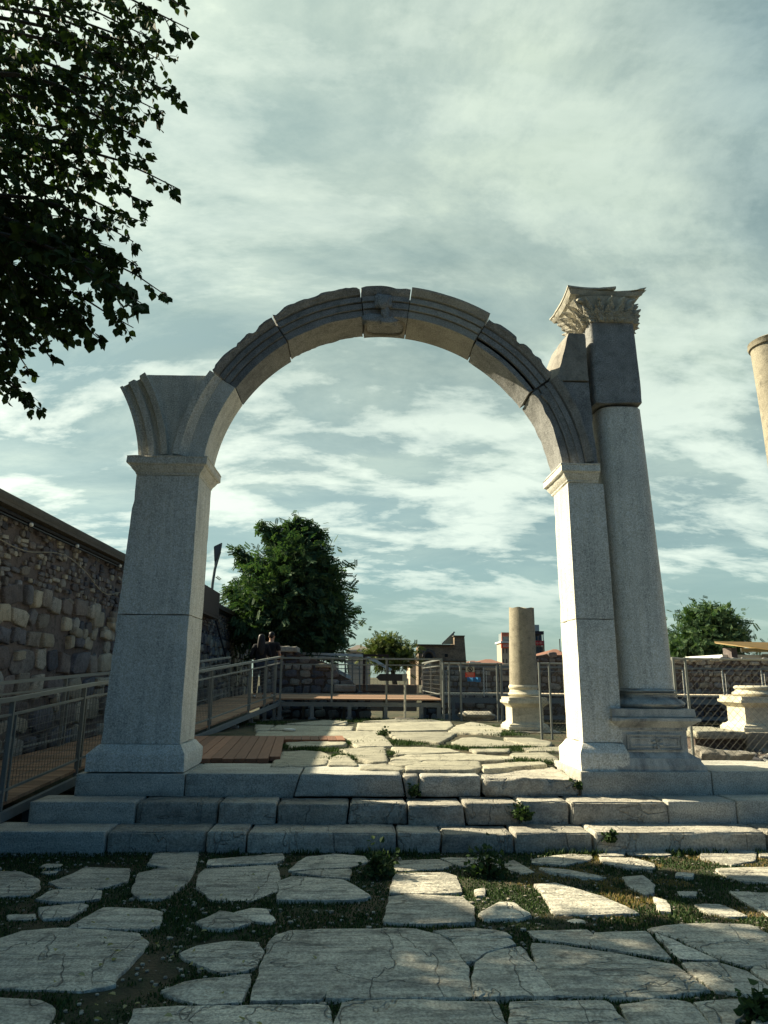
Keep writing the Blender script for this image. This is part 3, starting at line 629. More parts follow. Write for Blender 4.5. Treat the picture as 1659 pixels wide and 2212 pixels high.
# right springer and block above, set between ring and column
archseg('springer', M_ARCH, A_sr, J6 - gap * 2, PROF_M, n=10, rough=.02, seed=21, endj=.02, inrough=.035)
c = MB(); poly = [V(u, v, YP).xz for u, v in [(1238, 1004), (1292, 1004), (1272, 826), (1203, 824), (1192, 828), (1168, 852), (1195, 880), (1222, 930)]]
c.prism_y([(q[0], q[1]) for q in poly], YP + .0, YB + .02); c.build('spandrel_block', M_ARCH, ARCH)
c = MB(); A_ = [V(u, v, YP).xz for u, v in [(1203, 822), (1270, 822.5), (1262, 722.6), (1228, 721)]]
B_ = [V(u, v, YP).xz for u, v in [(1184, 822), (1270, 822.5), (1262, 722.6), (1222, 724)]]
c.loft([[(q[0], YP - .01, q[1]) for q in A_], [(B_[0][0], YP + .18, B_[0][1]), (A_[1][0], YP + .18, A_[1][1]), (A_[2][0], YP + .18, A_[2][1]), (B_[3][0], YP + .18, B_[3][1])], [(B_[0][0] - .02, YB, B_[0][1]), (A_[1][0], YB, A_[1][1]), (A_[2][0], YB, A_[2][1]), (B_[3][0] - .02, YB, B_[3][1])]])
c.build('spandrel_block', M_OLD, ARCH)
# keystone carving: worn bust and the sunk panel of the soffit
c = MB(); kq = V(829, 652, YP - .12)
c.rock((kq.x, YP - .07, kq.z + .02), .075, .06, .10, 3, 3, .25)
c.rock((kq.x - .01, YP - .03, kq.z + .06), .12, .05, .10, 8, 3, .4)
c.rock((kq.x + .03, YP - .04, kq.z - .12), .06, .05, .09, 5, 3, .4)
c.rock((kq.x + .06, YP - .03, kq.z - .24), .13, .05, .05, 6, 3, .5)
c.rock((kq.x - .14, YP - .02, kq.z - .2), .14, .045, .07, 16, 3, .5)
c.build('carved_head', M_ARCH, key, True, 80)
c = MB(); am = (J3 + J4) / 2; pts = []
for k in range(28):
    a = 2 * pi * k / 28; aa = am + 0.117 * math.copysign(abs(cos(a)) ** .7, cos(a)); y = YP + .31 + .22 * math.copysign(abs(sin(a)) ** .7, sin(a)); pts.append((AX + cos(aa) * (RI - .005), y, AZ + sin(aa) * (RI - .005)))
pts.append(pts[0]); c.tube(pts, .022, 6, False); c.build('soffit_panel_rim', M_OLD, key, True)
# column
YC = 8.83
def srect(cx, cy, r, e, n=32, ry=None):
    o = []
    for k in range(n):
        a = 2 * pi * (k + .5) / n; ca, sa = cos(a), sin(a)
        o.append((cx + r * math.copysign(abs(ca) ** e, ca), cy + (ry or r) * math.copysign(abs(sa) ** e, sa)))
    return o
def sil(ua, ub, v, Y): a = V(ua, v, Y); b = V(ub, v, Y); return (a.x + b.x) / 2, (b.x - a.x) / 2, a.z
def lathe_sr(name, levels, e, mat_, parent, cy=YC, ryf=1.0, smooth=True, n=40, angle=35):
    mb = MB(); mb.loft([[(x, y, z) for x, y in srect(cx, cy, r, e, n, r * ryf)] for z, cx, r in levels]); return mb.build(name, mat_, parent, smooth, angle)
colm = thing('x', (0, 0, 0), 'x', 'x'); bpy.data.objects.remove(colm)
b0 = sil(1331, 1445, 1486, YC); b1 = sil(1281, 1374, 894, YC); b2 = sil(1269.6, 1374, 890, YC); b3 = sil(1258.4, 1354, 722, YC)
sh = lathe_sr('column_shaft', [(b0[2], b0[0], b0[1]), (b0[2] + .03, b0[0], b0[1] * .985), (b0[2] + 1.2, b0[0] - .03, b0[1] * .975), (b1[2] - .01, b1[0], b1[1]), (b1[2], b1[0], b1[1] - .01)], .62, M_NEW, ARCH)
mb = MB(); lv = []
for k in range(15):
    f = k / 14; z = b2[2] + .012 + (b3[2] - b2[2] - .012) * f; cx = b2[0] + (b3[0] - b2[0]) * f; r = b2[1] + (b3[1] - b2[1]) * f
    if k == 0: r -= .012
    ring = []
    for (x, y) in srect(cx - .015, YC, r, .22, 64, .345):
        w = .008 * max(0, nz(x * 4, z * 4, 1, 3)) * (2.5 if k < 2 else 1); zz = z + (0.05 * max(0, nz(x, y, 3, 7)) - .02 * (x < cx - .15) if k == 0 else 0)
        ring.append((x - w * (x - cx) / r, y - w * (y - YC) / r, zz))
    lv.append(ring)
mb.loft(lv); drum = mb.build('column_drum', M_ARCH, ARCH, True, 50)
hp = V(1308, 857, YC - b2[1]); mb = MB(); mb.rock((hp.x, hp.y + .03, hp.z), .06, .035, .045, 2, 2, .5); mb.build('dowel_hole', M_DARKM, drum, True)
tb = sil(1320, 1470, 1520, YC); 
def tor(z0, z1, cx, r, br):  # bulging ring levels
    return [(z0 + (z1 - z0) * k / 6, cx, r - br + br * sin(pi * k / 6)) for k in range(7)]
zA, zB, zC, zD = V(1390, 1531, YC - .42).z, V(1390, 1512, YC - .42).z, V(1390, 1497, YC - .36).z, V(1390, 1488, YC - .36).z
lathe_sr('column_base', tor(zA, zB, tb[0], tb[1], .05) + [(zB + .005, tb[0], tb[1] - .07), (zB + .03, tb[0], tb[1] - .095), (zC - .02, tb[0], tb[1] - .085), (zC, tb[0], tb[1] - .05)] + tor(zC + .002, zD, b0[0], b0[1] + .035, .03) + [(b0[2], b0[0], b0[1] + .005)], .85, M_PED, ARCH)
PX0, PX1 = V(1335, 1668, 8.36).x, V(1530, 1668, 8.36).x
CX0, CX1 = V(1320, 1550, 8.38).x, V(1513, 1550, 8.38).x
KX0, KX1 = V(1321, 1540, 8.40).x, V(1503, 1540, 8.40).x
DX0, DX1 = PX0 + .09, PX1 - .17
zz = lambda v: V(1400, v, 8.38).z
lv = [(zz(1667.5), PX0, PX1, 0), (zz(1655), PX0, PX1, 0), (zz(1652), PX0 + .01, PX1 - .02, .01), (zz(1645), PX0 + .03, PX1 - .05, .03), (zz(1638), PX0 + .035, PX1 - .055, .035), (zz(1637), PX0 + .05, PX1 - .08, .05), (zz(1632), PX0 + .07, PX1 - .12, .07),
      (zz(1626), DX0, DX1, .09), (zz(1580), DX0 + .0, DX1, .09), (zz(1578), DX0 - .01, DX1 + .01, .08), (zz(1573), DX0 - .01, DX1 + .01, .08), (zz(1571), DX0 - .02, DX1 + .02, .07), (zz(1565), CX0 + .05, CX1 - .06, .045), (zz(1560), CX0 + .02, CX1 - .025, .02), (zz(1558), CX0, CX1, 0), (zz(1551), CX0, CX1, 0),
      (zz(1550), KX0 + .02, KX1 - .02, .04), (zz(1548.5), KX0, KX1, .03), (zz(1531), KX0, KX1 - .01, .03)]
mb = MB(); mb.loft([[(x0, 8.36 + e, z), (x1, 8.36 + e, z), (x1, 9.25 - e, z), (x0, 9.25 - e, z)] for z, x0, x1, e in lv]); ped = mb.build('pedestal', M_PED, ARCH)
mb = MB(); yy = 8.447; x0, x1, z0, z1 = DX0 + .07, DX1 - .07, zz(1622), zz(1587)
for k, w in ((0, .014), (.04, .008)):
    mb.box(x0 + k, x1 - k, yy - w, yy + .02, z0 + k, z0 + k + .014); mb.box(x0 + k, x1 - k, yy - w, yy + .02, z1 - k - .014, z1 - k)
    mb.box(x0 + k, x0 + k + .014, yy - w + .001, yy + .02, z0 + k + .013, z1 - k - .013); mb.box(x1 - k - .014, x1 - k, yy - w + .001, yy + .02, z0 + k + .013, z1 - k - .013)
mb.build('panel_moulding', M_PED, ped)
mb = MB(); rc = V(1420, 1606, yy)
for k in range(6):
    a = k * pi / 3 + .3; pts = [(rc.x + cos(a + s * .5) * .075 * s, yy - .008, rc.z + sin(a + s * .5) * .075 * s) for s in (0.25, .5, .75, 1.0)]; mb.tube(pts, [.006, .017, .019, .006], 6)
mb.tube([(rc.x, yy + .01, rc.z), (rc.x, yy - .014, rc.z)], .014, 10)
mb.build('rosette', M_PED, ped, True)
# capital
c0 = sil(1257, 1356, 720, YC)
AF = V(1226, 615, 8.40); AR = V(1393, 621, 8.42); ztop = AF.z
zb_ = c0[2] - .01; zab = V(1240, 644, 8.45).z
cxm = (AF.x + AR.x) / 2 - .02
H_ = zab - zb_ + .02; NP, NV = 320, 64; mb = MB(); lv = []
def even(pts, n):
    L = [0.0]
    for i in range(len(pts)): a, b = pts[i], pts[(i + 1) % len(pts)]; L.append(L[-1] + math.hypot(b[0] - a[0], b[1] - a[1]))
    o = []; i = 0
    for k in range(n):
        t_ = L[-1] * k / n
        while L[i + 1] < t_: i += 1
        f = (t_ - L[i]) / max(1e-9, L[i + 1] - L[i]); a, b = pts[i], pts[(i + 1) % len(pts)]; o.append((a[0] + (b[0] - a[0]) * f, a[1] + (b[1] - a[1]) * f))
    return o
def relief(k, f):
    q = (k / NP * 20.0)      # twenty leaves round the bell in the lower tier, twenty between them in the upper
    best = 0.0
    for off, top, base_d, seedk in ((0.0, .56, .028, 0), (0.5, .90, .0, 3)):
        c_ = math.floor(q + off); s_ = 2 * (q + off - c_) - 1; v_ = f / top
        if v_ >= 1: continue
        w_ = (.62 + .34 * sin(pi * min(1, v_ * 1.15))) * (1 - v_ ** 7) * (1 - .16 * abs(sin(v_ * pi * 4.5)))
        x_ = abs(s_) / max(.05, w_)
        if x_ < 1:
            d_ = base_d + .018 + .030 * (1 - x_ * x_) + .030 * max(0, v_ - .55) * 2.2 - .014 * (abs(sin((abs(s_) * 5 + v_ * 3.5) * pi)) ** 6)
            if abs(s_) < .07: d_ += .008
            best = max(best, d_ * 1.5)
    n_ = noise.noise(Vector((k * .11, f * 14, 2)))
    return best - (.022 if best > 0 and n_ > .42 else 0)
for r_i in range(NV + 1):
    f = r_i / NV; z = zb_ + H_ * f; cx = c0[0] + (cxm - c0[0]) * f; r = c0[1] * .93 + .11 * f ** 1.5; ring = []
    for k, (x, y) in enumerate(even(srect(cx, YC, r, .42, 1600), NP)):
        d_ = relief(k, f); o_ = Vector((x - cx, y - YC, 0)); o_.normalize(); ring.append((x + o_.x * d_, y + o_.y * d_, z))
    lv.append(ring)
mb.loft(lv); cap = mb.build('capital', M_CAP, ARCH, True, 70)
mb = MB()
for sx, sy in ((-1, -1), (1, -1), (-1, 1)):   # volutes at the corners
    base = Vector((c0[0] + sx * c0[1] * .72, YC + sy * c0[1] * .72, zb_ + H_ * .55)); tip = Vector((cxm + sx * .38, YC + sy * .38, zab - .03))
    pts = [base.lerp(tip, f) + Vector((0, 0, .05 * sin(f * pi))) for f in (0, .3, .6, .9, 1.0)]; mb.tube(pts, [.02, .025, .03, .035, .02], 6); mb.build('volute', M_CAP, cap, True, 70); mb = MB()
zl = lambda v: V(1240, v, 8.42).z
bx0, by0 = AF.x, 8.40
mb = MB()
def abring(z, e, xr, brk=0):
    pts = []; x0 = AF.x + e; y0 = by0 + e; y1 = 9.33 - e
    for k in range(13):
        f = k / 12; x = x0 + (xr - x0) * f; y = y0 + .045 * sin(pi * f) + (.0); pts.append((x, y, z + (.03 * max(0, f - .75) if brk else 0)))
    for k in range(1, 7): f = k / 6; pts.append((xr - .05 * sin(pi * f), y0 + (y1 - y0) * f, z))
    for k in range(1, 13): f = k / 12; pts.append((xr + (x0 - xr) * f, y1 - .045 * sin(pi * f), z))
    for k in range(1, 6): f = k / 6; pts.append((x0 + .03 * sin(pi * f), y1 + (y0 - y1) * f, z))
    return pts
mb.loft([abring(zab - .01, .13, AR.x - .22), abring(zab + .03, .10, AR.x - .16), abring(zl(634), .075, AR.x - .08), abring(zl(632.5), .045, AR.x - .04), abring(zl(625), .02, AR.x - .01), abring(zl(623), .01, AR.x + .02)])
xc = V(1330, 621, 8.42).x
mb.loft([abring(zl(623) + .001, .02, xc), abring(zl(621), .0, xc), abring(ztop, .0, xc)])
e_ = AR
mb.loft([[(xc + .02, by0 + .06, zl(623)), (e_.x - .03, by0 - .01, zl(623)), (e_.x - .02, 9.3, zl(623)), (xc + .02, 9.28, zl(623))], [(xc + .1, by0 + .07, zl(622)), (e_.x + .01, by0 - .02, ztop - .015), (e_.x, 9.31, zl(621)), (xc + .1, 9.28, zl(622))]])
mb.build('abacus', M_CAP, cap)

for k, o in enumerate([o for o in COL.objects if o.parent == ARCH and o.name.split('.')[0] in ('pier_shaft', 'pier_base', 'impost', 'spandrel_block', 'pedestal')]):
    old = 'spandrel' in o.name
    weather(o, .022, .08, k, .10 if old else .16)
weather([o for o in COL.objects if o.name == 'abacus'][0], .03, .06, 9, .1)

# ================================================================== WALLS OF RUBBLE
def rubble(mbs, wts, fmap, s0, s1, h0, h1, row, inside, depth=.06, rnd=None, aspect=1.5, gapf=.055):
    R = rnd or random.Random(5); h = h0
    while h < h1:
        rh = row * R.uniform(.6, 1.35); s = s0 - R.random() * row
        while s < s1:
            w = rh * R.uniform(.6, 1.9) * aspect / 1.3; n_sub = 2 if (rh > row and R.random() < .3) else 1
            for q in range(n_sub):
                ch = h + rh * (q + .5) / n_sub + R.uniform(-.12, .12) * rh; cs = s + w / 2; hh = rh / n_sub
                if inside(cs, ch):
                    a = w / 2 * (1 - gapf * R.uniform(.6, 2.2)); b = hh / 2 * (1 - gapf * R.uniform(.6, 2.0)); N = 9; tw = R.uniform(-.18, .18); dp = depth * R.uniform(.4, 1.3); e = R.uniform(.2, .75); sk = R.uniform(-.2, .2)
                    out = []
                    for k in range(N):
                        t_ = 2 * pi * k / N; x = math.copysign(abs(cos(t_)) ** e, cos(t_)) * a * R.uniform(.76, 1.08); y = math.copysign(abs(sin(t_)) ** e, sin(t_)) * b * R.uniform(.76, 1.1)
                        out.append((x * cos(tw) - y * sin(tw) + y * sk, x * sin(tw) + y * cos(tw)))
                    vs = []
                    for sc, d_ in ((1, -.04), (1, dp * .45), (.95, dp * .85), (.86, dp)):
                        for x, y in out: vs.append(fmap(cs + x * sc, ch + y * sc, d_ + (R.uniform(-.2, .2) * dp * .5 if sc < .95 else 0)))
                    vs.append(fmap(cs, ch, dp * R.uniform(.9, 1.05)))
                    fs = [(r * N + k, r * N + (k + 1) % N, (r + 1) * N + (k + 1) % N, (r + 1) * N + k) for r in range(3) for k in range(N)] + [(3 * N + k, 3 * N + (k + 1) % N, 4 * N) for k in range(N)]
                    R.choices(mbs, wts)[0].add(vs, fs)
            s += w
        h += rh
# ---- long wall on the left
WX = -5.5
wl = thing('stone_wall', (WX - .4, 20, 0), 'long high rubble wall with dark coping along the left side, behind the ramp', 'wall')
mb = MB(); NS, NH = 150, 24
for j in range(NH + 1):
    for i in range(NS + 1):
        y = 3 + 33.4 * i / NS; z = -.1 + 4.3 * j / NH; mb.v.append((WX - .03 + .05 * nz(y, z, 1.2, 3) + .03 * nz(y, z, 5, 4), y, z))
for j in range(NH):
    for i in range(NS):
        a = j * (NS + 1) + i; mb.f.append((a, a + 1, a + NS + 2, a + NS + 1))
mb.box(WX - .8, WX - .10, 3, 36.4, -.1, 4.19)
mb.build('mortar', M_MORTL, wl, True, 80)
a_, b_ = MB(), MB(); R5 = random.Random(11)
rubble([a_, b_], [.86, .14], lambda s, h, d: (WX + d, s, h), 3.5, 36.2, 0.0, 3.05, .40, lambda s, h: R5.random() < (.97 if s < 12.5 or h < 1.6 else .9), .06, R5)
rubble([a_, b_], [.9, .1], lambda s, h, d: (WX + d * .8, s, h), 3.5, 36.2, 3.0, 4.05, .13, lambda s, h: R5.random() < .6, .035, R5)
rubble([b_], [1], lambda s, h, d: (WX + .02 + d, s, h), 10, 36.2, 1.0, 2.8, .28, lambda s, h: R5.random() < .10, .07, R5)
a_.build('rubble', M_RUB, wl, True, 50); b_.build('pale_stones', M_RUBL, wl, True, 50)
mb = MB(); mb.box(WX - .85, WX + .17, 3, 36.5, 4.19, 4.24); mb.rbox(WX - .82, WX + .14, 3, 36.45, 4.24, 4.40, .03, .01, 5, step=.4); mb.build('coping', M_COPE, wl, True)
mb = MB(); mb.tube([(WX + .08, 3, 4.12), (WX + .08, 36, 4.12)], .035, 8); mb.tube([(WX + .1, 3, 4.05), (WX + .1, 36, 4.05)], .018, 6); mb.build('conduit', M_DARKM, wl, True)
for u, v in [(66, 1136), (166, 1158 + 20), (259, 1216), (337, 1247), (422, 1283)]:
    q = XP(u, v, WX + .12)
    if q.y < 3: continue
    mb = MB(); mb.rock((WX + .13, q.y, 4.07), .03, .035, .035, 1, 2, .1); mb.build('lamp', M_WHITE, wl, True)
mb = MB(); pts = []
for k in range(60):
    y = 8 + k * .22; pts.append((WX + .1 + .01 * sin(k), y, 3.72 + .10 * sin(k * .35) + .10 * nz(y, 0, .7) - (.22 if y > 13 else 0) * min(1, (y - 13) / 2)))
mb.tube(pts, .009, 5); mb.build('loose_cable', M_RUBL, wl, True)
t = thing('electric_box', (WX + .2, 25.5, 3.4), 'large flat brown metal box fixed high on the rubble wall', 'box')
q0 = XP(437, 1300, WX + .35); q1 = XP(472, 1338, WX + .35)
mb = MB(); mb.box(WX + .05, WX + .35, q0.y, q1.y, q1.z, q1.z + .95); mb.build('cabinet', plain('brown_metal', (.12, .095, .075), .7, var=.2), t)
mb = MB(); mb.box(WX + .35, WX + .365, q0.y + .1, q1.y - .1, q1.z + .08, q1.z + .87); mb.build('door', plain('brown_metal_door', (.10, .08, .065), .7, var=.2), t)
mb = MB(); a = XP(466, 1340, WX + .3); b = XP(489, 1423, WX + .7); mb.tube([a, b], .035, 6); tag(mb.build('leaning_pole', M_DARKM, smooth=True), 'thin black pole leaning on the rubble wall under the metal box', 'pole')
t = thing('glass_balustrade', (WX, 37, 4), 'pale glass panels standing at the far end of the rubble wall', 'balustrade')
for k in range(3):
    y0 = 36.9 + k * 1.7; mb = MB(); mb.box(WX + .15, WX + .17, y0, y0 + 1.6, 2.6, 4.45 - k * .08); mb.build('glass_panel', M_GLASS, t)
for k in range(4):
    mb = MB(); mb.box(WX + .11, WX + .2, 36.83 + k * 1.7, 36.89 + k * 1.7, 2.3, 4.5 - k * .08); mb.build('post', M_STEEL, t)

# ================================================================== RAILINGS
def railing(name, label, pts, h=1.05, posts=None, mesh=.09, group=None, rail=(.06, .045), postw=.05, mid=True, double=False, mat_=None, matp=None, low=.12):
    pts = [Vector(p) for p in pts]; t = thing(name, tuple(pts[0]), label, 'railing', group)
    mat_ = mat_ or M_STEEL; up = Vector((0, 0, 1))
    seg = [0]; 
    for i in range(1, len(pts)): seg.append(seg[-1] + (pts[i] - pts[i - 1]).length)
    def at(s):
        for i in range(1, len(pts)):
            if s <= seg[i] or i == len(pts) - 1: return pts[i - 1].lerp(pts[i], (s - seg[i - 1]) / (seg[i] - seg[i - 1]))
    mb = MB()
    for i in range(1, len(pts)): mb.bar(pts[i - 1] + up * h, pts[i] + up * h, rail[0], rail[1])
    mb.build('handrail', mat_, t)
    if mid:
        mb = MB()
        for i in range(1, len(pts)): mb.bar(pts[i - 1] + up * (h - .16), pts[i] + up * (h - .16), .025, .025); mb.bar(pts[i - 1] + up * low, pts[i] + up * low, .025, .025)
        mb.build('rail', mat_, t)
    posts = posts or [seg[-1] * k / max(1, round(seg[-1] / 1.6)) for k in range(max(1, round(seg[-1] / 1.6)) + 1)]
    for s in posts:
        p = at(s); mb = MB(); mb.bar(p - up * .12, p + up * (h - .02), postw, .03); 
        if double:
            q = at(min(seg[-1], s + .11)); mb.bar(q - up * .0, q + up * (h - .16), .022, .022)
        mb.build('post', matp or mat_, t)
    if mesh:
        for a, b in zip(posts[:-1], posts[1:]):
            mb = MB(); L = b - a; n = max(2, int(L / mesh)); A, B = at(a + .05), at(b - .05); zl_, zh_ = low + .012, h - .18
            for k in range(n + 1):
                p = A.lerp(B, k / n); mb.bar(p + up * zl_, p + up * zh_, .0035)
            m_ = int((zh_ - zl_) / (mesh * 1.1))
            for k in range(m_ + 1): mb.bar(A + up * (zl_ + (zh_ - zl_) * k / m_), B + up * (zl_ + (zh_ - zl_) * k / m_), .005)
            mb.build('mesh_panel', M_WIRE, t)
    return t
def planks(mb, polyA, polyB, step, th=.035, gap=.006):   # boards laid across between two edge lines
    A = [Vector(p) for p in polyA]; B = [Vector(p) for p in polyB]
    for i in range(len(A) - 1):
        n = max(1, int((A[i + 1] - A[i]).length / step))
        for k in range(n):
            f0, f1 = k / n, (k + 1) / n - gap / ((A[i + 1] - A[i]).length)
            q = [A[i].lerp(A[i + 1], f0), B[i].lerp(B[i + 1], f0), B[i].lerp(B[i + 1], f1), A[i].lerp(A[i + 1], f1)]; dz = Vector((0, 0, random.uniform(-.002, .002)))
            q = [p + dz for p in q]; w = [p - Vector((0, 0, th)) for p in q]
            mb.add(w + q, [(0, 1, 2, 3), (7, 6, 5, 4), (0, 4, 5, 1), (1, 5, 6, 2), (2, 6, 7, 3), (3, 7, 4, 0)])
RN = [Vector((-3.74, 3.6, .21)), Vector((-3.73, 7.94, .373)), Vector((-3.654, 10.06, .511)), V(430, 1575, 13.65), V(601, 1509, 18.8)]
RF = [p + Vector((-1.36, .3 if i > 2 else 0, 0)) for i, p in enumerate(RN)]; RF[-1] = Vector((RN[-1].x - 1.5, 19.6, RN[-1].z))
ramp = thing('ramp', tuple(RN[1]), 'wooden ramp on a steel frame climbing along the rubble wall on the left', 'ramp')
mb = MB(); planks(mb, RN, RF, .12); mb.build('boards', M_WOODX, ramp)
mb = MB()
for i in range(1, len(RN)): mb.bar(RN[i - 1] + Vector((.03, 0, -.13)), RN[i] + Vector((.03, 0, -.13)), .05, .10)
mb.build('edge_beam', M_BEAM, ramp)
mb = MB()
for i in range(1, len(RF)): mb.bar(RF[i - 1] + Vector((-.03, 0, -.13)), RF[i] + Vector((-.03, 0, -.13)), .05, .12)
mb.build('edge_beam', M_BEAM, ramp)
for i, f in [(0, .3), (0, .75), (1, .35), (2, .1), (2, .55), (3, .1), (3, .4), (3, .62), (3, .82), (3, .98)]:
    p = RN[i].lerp(RN[i + 1], f); mb = MB(); gz = .62 if p.y > 9.3 else -.06; mb.bar((p.x - .06, p.y, gz), (p.x - .06, p.y, p.z - .18), .08, .08)
    if gz > 0: mb.box(p.x - .14, p.x + .04, p.y - .08, p.y + .08, gz - .02, gz + .03)
    mb.build('support', M_BEAM, ramp)
sg = [0]
for i in range(1, len(RN)): sg.append(sg[-1] + (RN[i] - RN[i - 1]).length)
def sat(u):   # arclength where the near ramp edge passes image column u
    best = min(range(0, 1000), key=lambda k: abs(proj(pt(sg[-1] * k / 1000))[0] - u)); return sg[-1] * best / 1000
def pt(s):
    for i in range(1, len(RN)):
        if s <= sg[i] or i == len(RN) - 1: return RN[i - 1].lerp(RN[i], (s - sg[i - 1]) / (sg[i] - sg[i - 1]))
posts = [0.2, sat(0), sat(165), sat(300), sat(377), sat(450), sat(536), sat(570), sat(592)]
railing('ramp_railing', 'galvanised railing with wire mesh on the near side of the wooden ramp', RN, 1.06, posts, .075, 'railings of the ramp', double=True)
railing('ramp_railing', 'galvanised railing on the far side of the ramp, next to the rubble wall', [p + Vector((.05, 0, 0)) for p in RF], 1.06, None, .09, 'railings of the ramp', double=True)
# ---- central deck
DZ = V(700, 1509, 18.8).z; DX0_, DX1_ = RN[-1].x, V(955, 1510, 18.8).x
deck = thing('deck', (0, 18.8, DZ), 'raised timber deck on steel legs across the back of the platform', 'deck')
mb = MB(); A = [Vector((RF[-1].x, 18.85 + k * .0, DZ)) for k in range(1)]
yv = 18.8
while yv < 24.4: mb.box(DX0_ - (1.4 if yv > 19.3 else 0), DX1_ + .05, yv, yv + .138, DZ - .035, DZ + random.uniform(-.002, .002)); yv += .145
mb.build('boards', M_WOODX, deck)
mb = MB(); mb.box(DX0_ + .03, DX1_ + .05, 18.85, 18.90, DZ - .20, DZ - .09); mb.build('edge_beam', M_BEAM, deck)
mb = MB(); mb.box(DX1_ - .02, DX1_ + .03, 18.9, 24.4, DZ - .20, DZ - .09); mb.build('edge_beam', M_BEAM, deck)
for u in (604, 674, 755, 833, 910, 948):
    x = V(u, 1535, 18.85).x; mb = MB(); mb.box(x - .05, x + .05, 18.82, 18.92, .60, DZ - .2); mb.box(x - .09, x + .09, 18.78, 18.96, .58, .66); mb.build('leg', M_BEAM, deck)
for x in (-1.6, -.4, .8, 2.0):
    mb = MB(); mb.box(x - .05, x + .05, 21.5, 21.6, .0, DZ - .1); mb.build('leg', M_BEAM, deck)
PX = [V(u, 1480, 18.8).x for u in (606, 717, 835, 955)]
railing('deck_railing', 'front railing of the central deck, behind the arrow sign', [(PX[0], 18.8, DZ), (PX[-1], 18.8, DZ)], 1.03, [x - PX[0] for x in PX], .10, 'railings of the deck')
railing('deck_railing', 'side railing with wire mesh running back at the right end of the deck', [(DX1_, 18.9, DZ), (DX1_, 24.4, DZ)], 1.03, [0.1, 2.7, 5.4], .10, 'railings of the deck')
t = thing('gate_frame', tuple(V(785, 1496, 24.2)), 'black rectangular steel frame standing at the back of the deck', 'frame')
a, b = V(786, 1496, 24.2), V(836, 1496, 24.2); zt_ = V(786, 1413, 24.2).z
mb = MB(); mb.box(a.x - .05, a.x + .05, 24.15, 24.25, a.z, zt_); mb.build('upright', M_DARKM, t)
mb = MB(); mb.box(b.x - .05, b.x + .05, 24.15, 24.25, a.z, zt_); mb.build('upright', M_DARKM, t)
mb = MB(); mb.box(a.x + .05, b.x - .05, 24.16, 24.24, zt_ - .08, zt_); mb.build('crossbar', M_DARKM, t)
mb = MB(); mb.box(a.x + .05, b.x - .05, 24.16, 24.24, a.z, a.z + .06); mb.build('crossbar', M_DARKM, t)
# ---- arrow sign
t = thing('direction_sign', tuple(V(876, 1552, 18.45)), 'black arrow-shaped sign pointing left on a thin pale post', 'sign')
Y_ = 18.45; a = V(812, 1463, Y_); b = V(869, 1463, Y_); c = (V(0, 1471, Y_).z - V(0, 1455.5, Y_).z) / 2; mb = MB(); zc_ = a.z; hh = abs(c)
mb.prism_y([(a.x, zc_), (a.x + .10, zc_ - hh), (b.x, zc_ - hh), (b.x, zc_ + hh), (a.x + .10, zc_ + hh)], Y_ - .04, Y_ - .02); mb.build('board', M_BLACK, t)
mb = MB(); px_ = V(875, 1500, Y_).x; mb.tube([(px_, Y_, .62), (px_, Y_, zc_ + hh)], .028, 8); mb.build('post', plain('pale_steel', (.42, .41, .34), .5), t, True)
mb = MB(); mb.box(b.x, px_ + .05, Y_ - .05, Y_ + .035, zc_ - hh, zc_ + hh * 1.05); mb.build('bracket', M_STEEL, t)
mb = MB(); mb.rbox(px_ - .26, px_ + .24, Y_ - .15, Y_ + .15, .60, .68, .02, .01, 2); mb.build('base', M_OLD, t, True)

# ================================================================== CHAIN-LINK FENCES
def chain(mb, A, B, z0, z1, cell, w=.003):      # diagonal wires in the vertical plane A-B
    A = Vector((*A[:2], 0)); B = Vector((*B[:2], 0)); L = (B - A).length; H_ = z1 - z0; d = (B - A) / L
    n = int((L + H_) / cell) + 1; nn_ = Vector((-d.y, d.x, 0)) * .003
    for k in range(-int(H_ / cell) - 1, int(L / cell) + 1):
        s0 = k * cell; a0 = max(0, -s0); a1 = min(H_, L - s0)
        if a1 > a0:
            mb.bar(A + d * (s0 + a0) + Vector((0, 0, z0 + a0)) + nn_, A + d * (s0 + a1) + Vector((0, 0, z0 + a1)) + nn_, w)
            mb.bar(A + d * (s0 + a0) + Vector((0, 0, z1 - a0)) - nn_, A + d * (s0 + a1) + Vector((0, 0, z1 - a1)) - nn_, w)
def fence(label, A, B, z0, z1, posts, cell, group, w=.0045, pr=.02, name='mesh_fence'):
    t = thing(name, (A[0], A[1], z0), label, 'fence', group); mb = MB(); chain(mb, A, B, z0, z1, cell, w); mb.build('chain_link', M_WIRE, t)
    A = Vector(A); B = Vector(B); mb = MB(); mb.tube([(A.x, A.y, z1), (B.x, B.y, z1)], pr * .8, 6); mb.build('rail', M_STEEL, t, True)
    for f in posts:
        p = A.lerp(B, f); mb = MB(); mb.tube([(p.x, p.y, z0 - .05), (p.x, p.y, z1 + .02)], pr, 8); mb.build('post', M_STEEL, t, True)
    return t
a = V(1447, 1423, 9.7)
fence('diamond wire fence on the right, between the arch and the pale pedestal', (a.x + .05, 9.72), (8.2, 9.72), .62, a.z, [.0, .045, .55, 1.0], .105, 'wire mesh fences', .003)
a = V(1164, 1433, 13.2)
fence('wire fence panel beside the broken column, seen past the right pier', (a.x, 13.2), (a.x + 1.9, 13.2), .45, a.z, [0, .10, .33, 1], .07, 'wire mesh fences', .003, .022)
a = V(957, 1433, 18.6); b = V(1082, 1433, 18.6)
fence('wire fence panel between the deck and the broken column', (a.x, 18.6), (b.x, 18.6), .62, a.z, [0, .1, .3, .93, 1], .075, 'wire mesh fences', .0035, .03)
